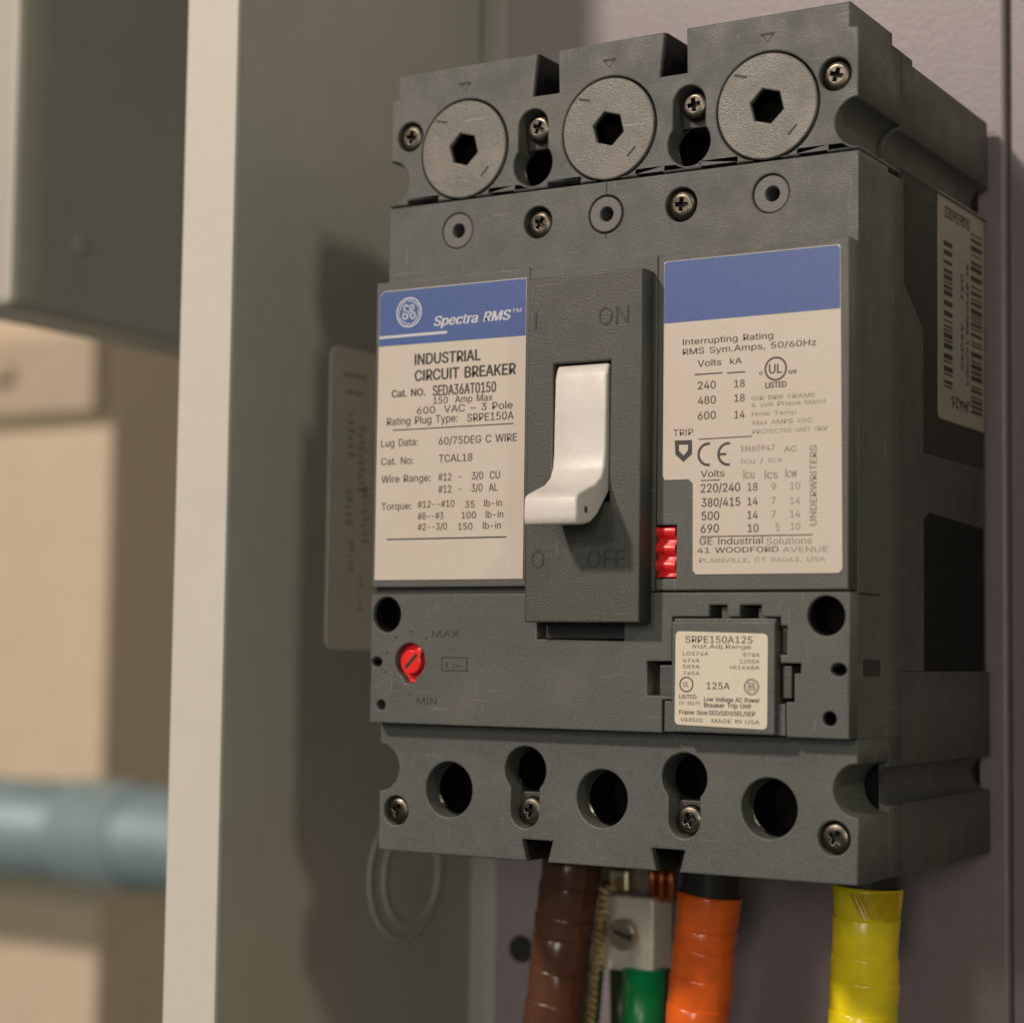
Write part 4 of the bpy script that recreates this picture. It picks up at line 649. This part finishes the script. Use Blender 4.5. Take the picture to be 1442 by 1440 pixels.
P('moulded_eyelet', lathe([(0, .55), (.02, .7)], (57.73, -13.2, 41.4), (1, 0, 0), 16), 'ring', tg)

# red trip button, trip setting dial
P('button_well', box(65.8, 69.9, 3.5, 4, 29.1, 39, 0), 'void')
tb = [(3.4, 29.3), (3.4, 38.7), (.5, 38.7)]
for k, z in enumerate((38.4, 35.2, 32.0)): tb += [(.25, z), (.3, z - 1.2), (1.3, z - 1.6), (1.4, z - 2.3)]
tb += [(.5, 29.3)]
P('trip_button', slab([tb], 65.3, 69.6, .1, 'x'), 'red')
P('dial_well', slab([arc(9.9, 12.7, 3.55, -60, 240, 36) + [(8.9, 8.3), (10.9, 8.3)]], 1.9, 2.4, .1), 'red')
dk = P('setting_dial', slab([arc(9.9, 12.5, 2.5, 75, 385, 36) + [(12.6, 14.6), (12.3, 15.6), (11.3, 15.2)]], .15, 2.2, .35), 'red')
P('dial_slot', bar(8.7, 11.3, 11.5, 14.1, .75, .13), 'engrave', dk)
P('cover_lettering', merge(*[word(t[0], t[1], t[2], t[3], t[4], t[5], '', -.004, .07) for t in TEXT_COVER], *[lathe([(0, .3), (.08, .2)], (x, 0, z), (0, -1, 0), 12) for x, z in ((10.07, 18.71), (6.46, 17.49), (13.81, 17.41), (4.27, 14.37), (3.92, 10.46), (6.31, 7.18), (9.91, 6.02))],
    slab([[(17.5, 10.8), (23.8, 10.8), (23.8, 13.7), (17.5, 13.7)], [(17.8, 11.1), (23.5, 11.1), (23.5, 13.4), (17.8, 13.4)]], -.06, -.004, .01)), 'mark')

# rating plug
rp = P('rating_plug', merge(box(69.8, 90.7, -1.3, 12, .35, 20.9, .3), box(67.6, 92.2, .25, 12, .2, 6.0, .2), box(69.9, 90.6, -.6, 12, 19.5, 21.5, .25)), 'case')
P('plug_clip', merge(box(66.3, 69.5, .8, 9, 6.9, 12.7, .2), box(91.3, 93.1, .9, 9, 7.0, 12.9, .2), box(78.7, 82.6, 1.6, 9, 19, 23.7, .15), box(86, 88, 2, 9, 19, 23.6, .15), box(91, 92.3, 1.5, 9, 15.2, 20, .15)), 'esc', rp)
stk = P('plug_sticker', slab([[(q[0] + (q[1] - 10) * .004, q[1] - (q[0] - 80) * .022) for q in rrect(70.65, 1.5, 89.35, 18.9, .9, 5)]], -1.42, -1.31, .03), 'sticker', rp)
P('plug_print', merge(*words(TEXT_PLUG, -1.44), ringp(73, 9.2, 1.45, 1.2, -1.44), *emblem(86.2, 9.0, .48, -1.44)), 'ink', br)

# screws
def cross(x, z, a, w, l):
    pts = [(w, w), (w, l), (-w, l), (-w, w), (-l, w), (-l, -w), (-w, -w), (-w, -l), (w, -l), (w, -w), (l, -w), (l, w)]
    c, s = math.cos(a), math.sin(a); return [(x + p * c - q * s, z + p * s + q * c) for p, q in pts]
sc = P('screw', merge(lathe([(1.7, 2.9), (.9, 2.85), (.45, 2.65), (.2, 2.35), (.05, 1.95), (.02, 1.72)], (0, 0, 0), (0, 1, 0), 40, cap=False), slab([circ(0, 0, 1.75, 36), cross(0, 0, 0, .36, 1.3)], 0, 1.3, .14)), 'screw')
P('screw_recess', lathe([(0, 1.7), (.15, 1.7)], (0, 1.2, 0), (0, 1, 0), 20), 'engrave', sc)
spots = [(4.9, 5.4, 122.6, .2), (34.95, 7.0, 121.2, .5), (69.95, 7.0, 121.3, -.1), (100, 5.6, 122.6, .35), (36.6, 5.3, 101.0, .6), (68.4, 5.0, 101.4, .1), (4.2, 5.6, -18, .3), (35, 7.2, -16.6, .15), (69.95, 7.2, -16.5, -.4), (100, 5.6, -18, .55)]
for k, (x, y, z, a) in enumerate(spots):
    o = sc if k == 0 else twin(sc, (x, y, z))
    o.location = (Vector((x, y, z)) - WLOC[br]) * S; WLOC[o] = Vector((x, y, z)); o.rotation_euler = (0, a, 0)
# seats under the screws, metal sleeves and shade-black liners inside the openings
for x, z0, z1 in ((34.95, 117.2, 125), (69.95, 117.2, 125), (35, -20.2, -12.9), (69.95, -20.2, -12.9)):
    P('screw_seat', box(x - 3.6, x + 3.6, 8.2, 15, z0, z1, .3), 'mark')
for x, z in ((17.1, -13.1), (52.3, -13.2), (87.3, -13.3)):
    P('terminal_sleeve', lathe([(0, 5.5), (.3, 5.2), (1.5, 5.15), (1.5, 5.5)], (x, 8.6, z), (0, 1, 0), 40, cap=False), 'screw')
    P('terminal_bore', lathe([(0, 5.5), (9, 5.4), (9, .1)], (x, 10.2, z), (0, 1, 0), 40, cap=False), 'void')
for x, z in ((34.95, 113.3), (69.95, 113.3), (35, -8.5), (69.95, -8.5)):
    P('mounting_sleeve', lathe([(0, 4.45), (.3, 4.2), (2, 4.15), (2, 4.45)], (x, 8.5, z), (0, 1, 0), 40, cap=False), 'screw')
    P('mounting_bore', lathe([(0, 4.4), (8, 4.3), (8, .1)], (x, 10.6, z), (0, 1, 0), 40, cap=False), 'void')
for x, z, r in ((4.0, 22.1, 3.5), (100.1, 22, 3.6), (1.7, 12.4, 1.25), (102.5, 12.35, 1.5), (2.9, 3.65, 1.1), (100.8, 3.55, 1.3)):
    P('cover_bore', lathe([(0, r), (.1, r * .97), (7, r * .9), (7, .05)], (x, 1.0, z), (0, 1, 0), 32, cap=False), 'void')

# ================================================================ conductors below the breaker
def cable(name, color, path, r, label, wraps, collar, seed):
    rnd = random.Random(seed)
    t = empty(name, path[0], label, 'cable', 'taped power cables below the breaker')
    link('insulation', tube(path, r - .35, 24), M['rubber'], t, smooth=True)
    P0, P1 = Vector(path[1]), Vector(path[-1]); ax = (P1 - P0); Lg = ax.length; ax.normalize()
    s = collar; k = 0
    while s < Lg:
        w = wraps * rnd.uniform(.7, 1.3); tilt = Vector((rnd.uniform(-.03, .03) - .03, rnd.uniform(-.04, .04), 1)).normalized()
        n = 40; bm = bmesh.new(); rings = []
        tt = ax.orthogonal().normalized(); ss = ax.cross(tt)
        for j, (d, rr) in enumerate(((-.25, r - .1), (-.1, r + .16), (.35, r + .22), (w * .55, r + .10), (w + .2, r - .02))):
            ring = []
            for i in range(n):
                a = 2 * math.pi * i / n; off = tt * math.cos(a) + ss * math.sin(a)
                q = P0 + ax * (s + d + off.x * 1.0 * .9 * (.16)) + off * (rr + .16 * math.sin(2 * a + k * 1.7 + j * .7) + .09 * math.sin(5 * a + k * 2.3 + j) + .05 * math.sin(11 * a + k + 2 * j))
                ring.append(bm.verts.new(q))
            rings.append(ring)
        for A, B in zip(rings, rings[1:]):
            for i in range(n): bm.faces.new((A[i], A[(i + 1) % n], B[(i + 1) % n], B[i]))
        bmesh.ops.recalc_face_normals(bm, faces=bm.faces[:])
        me = bpy.data.meshes.new('w'); bm.to_mesh(me); bm.free()
        link('tape_wrap', me, M[color], t, smooth=True); s += w; k += 1
    return t
cable('brown_cable', 'brown', [(19.9, 52, -20), (19.9, 52, -26.3), (9.4, 52, -110)], 6.7, 'brown taped cable leaving the left pole of the breaker, leaning left', 6.3, 0, 1)
cable('orange_cable', 'orange', [(54.9, 50, -20), (54.6, 50, -26.3), (46.4, 50, -110)], 6.55, 'orange taped cable under the middle pole with a black collar', 5.6, 9.6, 2)
yc = cable('yellow_cable', 'yellow', [(89.3, 50, -20), (89.2, 50, -26.3), (86.0, 50, -110)], 6.75, 'yellow taped cable under the right pole of the breaker', 7.2, 5.4, 3)
def patch(cx, cy, r, pts, thick=.25):
    """a loose tape end lying on the cable: pts are (angle in degrees from straight towards the viewer, z, lift)"""
    bm = bmesh.new(); n = 12; top = []; bot = []
    for i in range(n + 1):
        t = i / n; (a0, z0, l0), (a1, z1, l1), (a2, z2, l2), (a3, z3, l3) = pts
        for row, (A, Z, Lf) in ((top, (a0 + (a1 - a0) * t, z0 + (z1 - z0) * t, l0 + (l1 - l0) * t)), (bot, (a3 + (a2 - a3) * t, z3 + (z2 - z3) * t, l3 + (l2 - l3) * t))):
            a = math.radians(A); row.append(bm.verts.new((cx + (r + Lf) * math.sin(a), cy - (r + Lf) * math.cos(a), Z)))
    for i in range(n): bm.faces.new((top[i], top[i + 1], bot[i + 1], bot[i]))
    g = bmesh.ops.solidify(bm, geom=bm.faces[:], thickness=thick); bmesh.ops.recalc_face_normals(bm, faces=bm.faces[:])
    me = bpy.data.meshes.new('p'); bm.to_mesh(me); bm.free(); return me
link('tape_fold', patch(89.0, 50, 7.05, [(-10, -32.5, .12), (80, -32.0, .3), (74, -38.0, .35), (8, -37.0, .5)]), M['yellow'], yc, smooth=False)

gl = empty('ground_lug', (24, 84, -48), 'small silver ground lug with slotted screw between brown and orange cables', 'lug')
link('lug_body', slab([rrect(0, 0, 13.5, 16.8, .8)], 0, 10, .5), M['alu'], gl); b_ = gl.children[0]
b_.location = (Vector((23.0, 76, -49.0)) - WLOC[gl]) * S
link('lug_screw', slab([circ(22.8, -49.0, 3.6, 36), [(20.0, -48.9), (20.2, -48.0), (25.6, -49.1), (25.4, -50.0)]], 68.4, 71.2, .7, res=4), M['zinc'], gl, smooth=True)
link('screw_slot', box(19.8, 25.8, 70.2, 71, -50.3, -47.6, 0), M['engrave'], gl)
link('lug_tongue', box(15.5, 20.5, 76, 83.9, -40.3, -35.2, .6), M['tinned'], gl)
link('copper_end', merge(*[tube([(27.6 + i * 1.25, 74 + (i % 2) * 1.3, -41.5), (27.8 + i * 1.15, 74.6 + (i % 2) * 1.3, -31)], .8, 10) for i in range(5)]), M['copper'], gl, smooth=True)
gw = empty('green_wire', (26, 76, -57), 'green insulated ground wire hanging below the silver lug', 'wire')
link('insulation', tube([(26.0, 74, -56.6), (25.6, 74, -70), (24.5, 74, -110)], 4.9, 24), M['green'], gw, smooth=True)
ow = empty('dark_green_wire', (18, 78, -50), 'thin dark green wire between brown cable and green wire', 'wire')
link('insulation', tube([(17.2, 79, -57), (17.6, 79, -70), (16.5, 79, -110)], 2.6, 20), M['olive'], ow, smooth=True)
bs = empty('bare_ground_strand', (13, 76, -40), 'shiny twisted bare strand hanging just right of the brown cable', 'wire')
for ph in range(4):
    pts = []
    for i in range(150):
        s = i / 149; z = -38 - 60 * s; a = s * 2 * math.pi * 9 + ph * math.pi / 2
        pts.append((16.2 - 5.0 * s + 1.8 * math.cos(a), 70 + 1.8 * math.sin(a), z))
    link('strand', tube(pts, 1.15, 8), M['tinned'], bs, smooth=True)
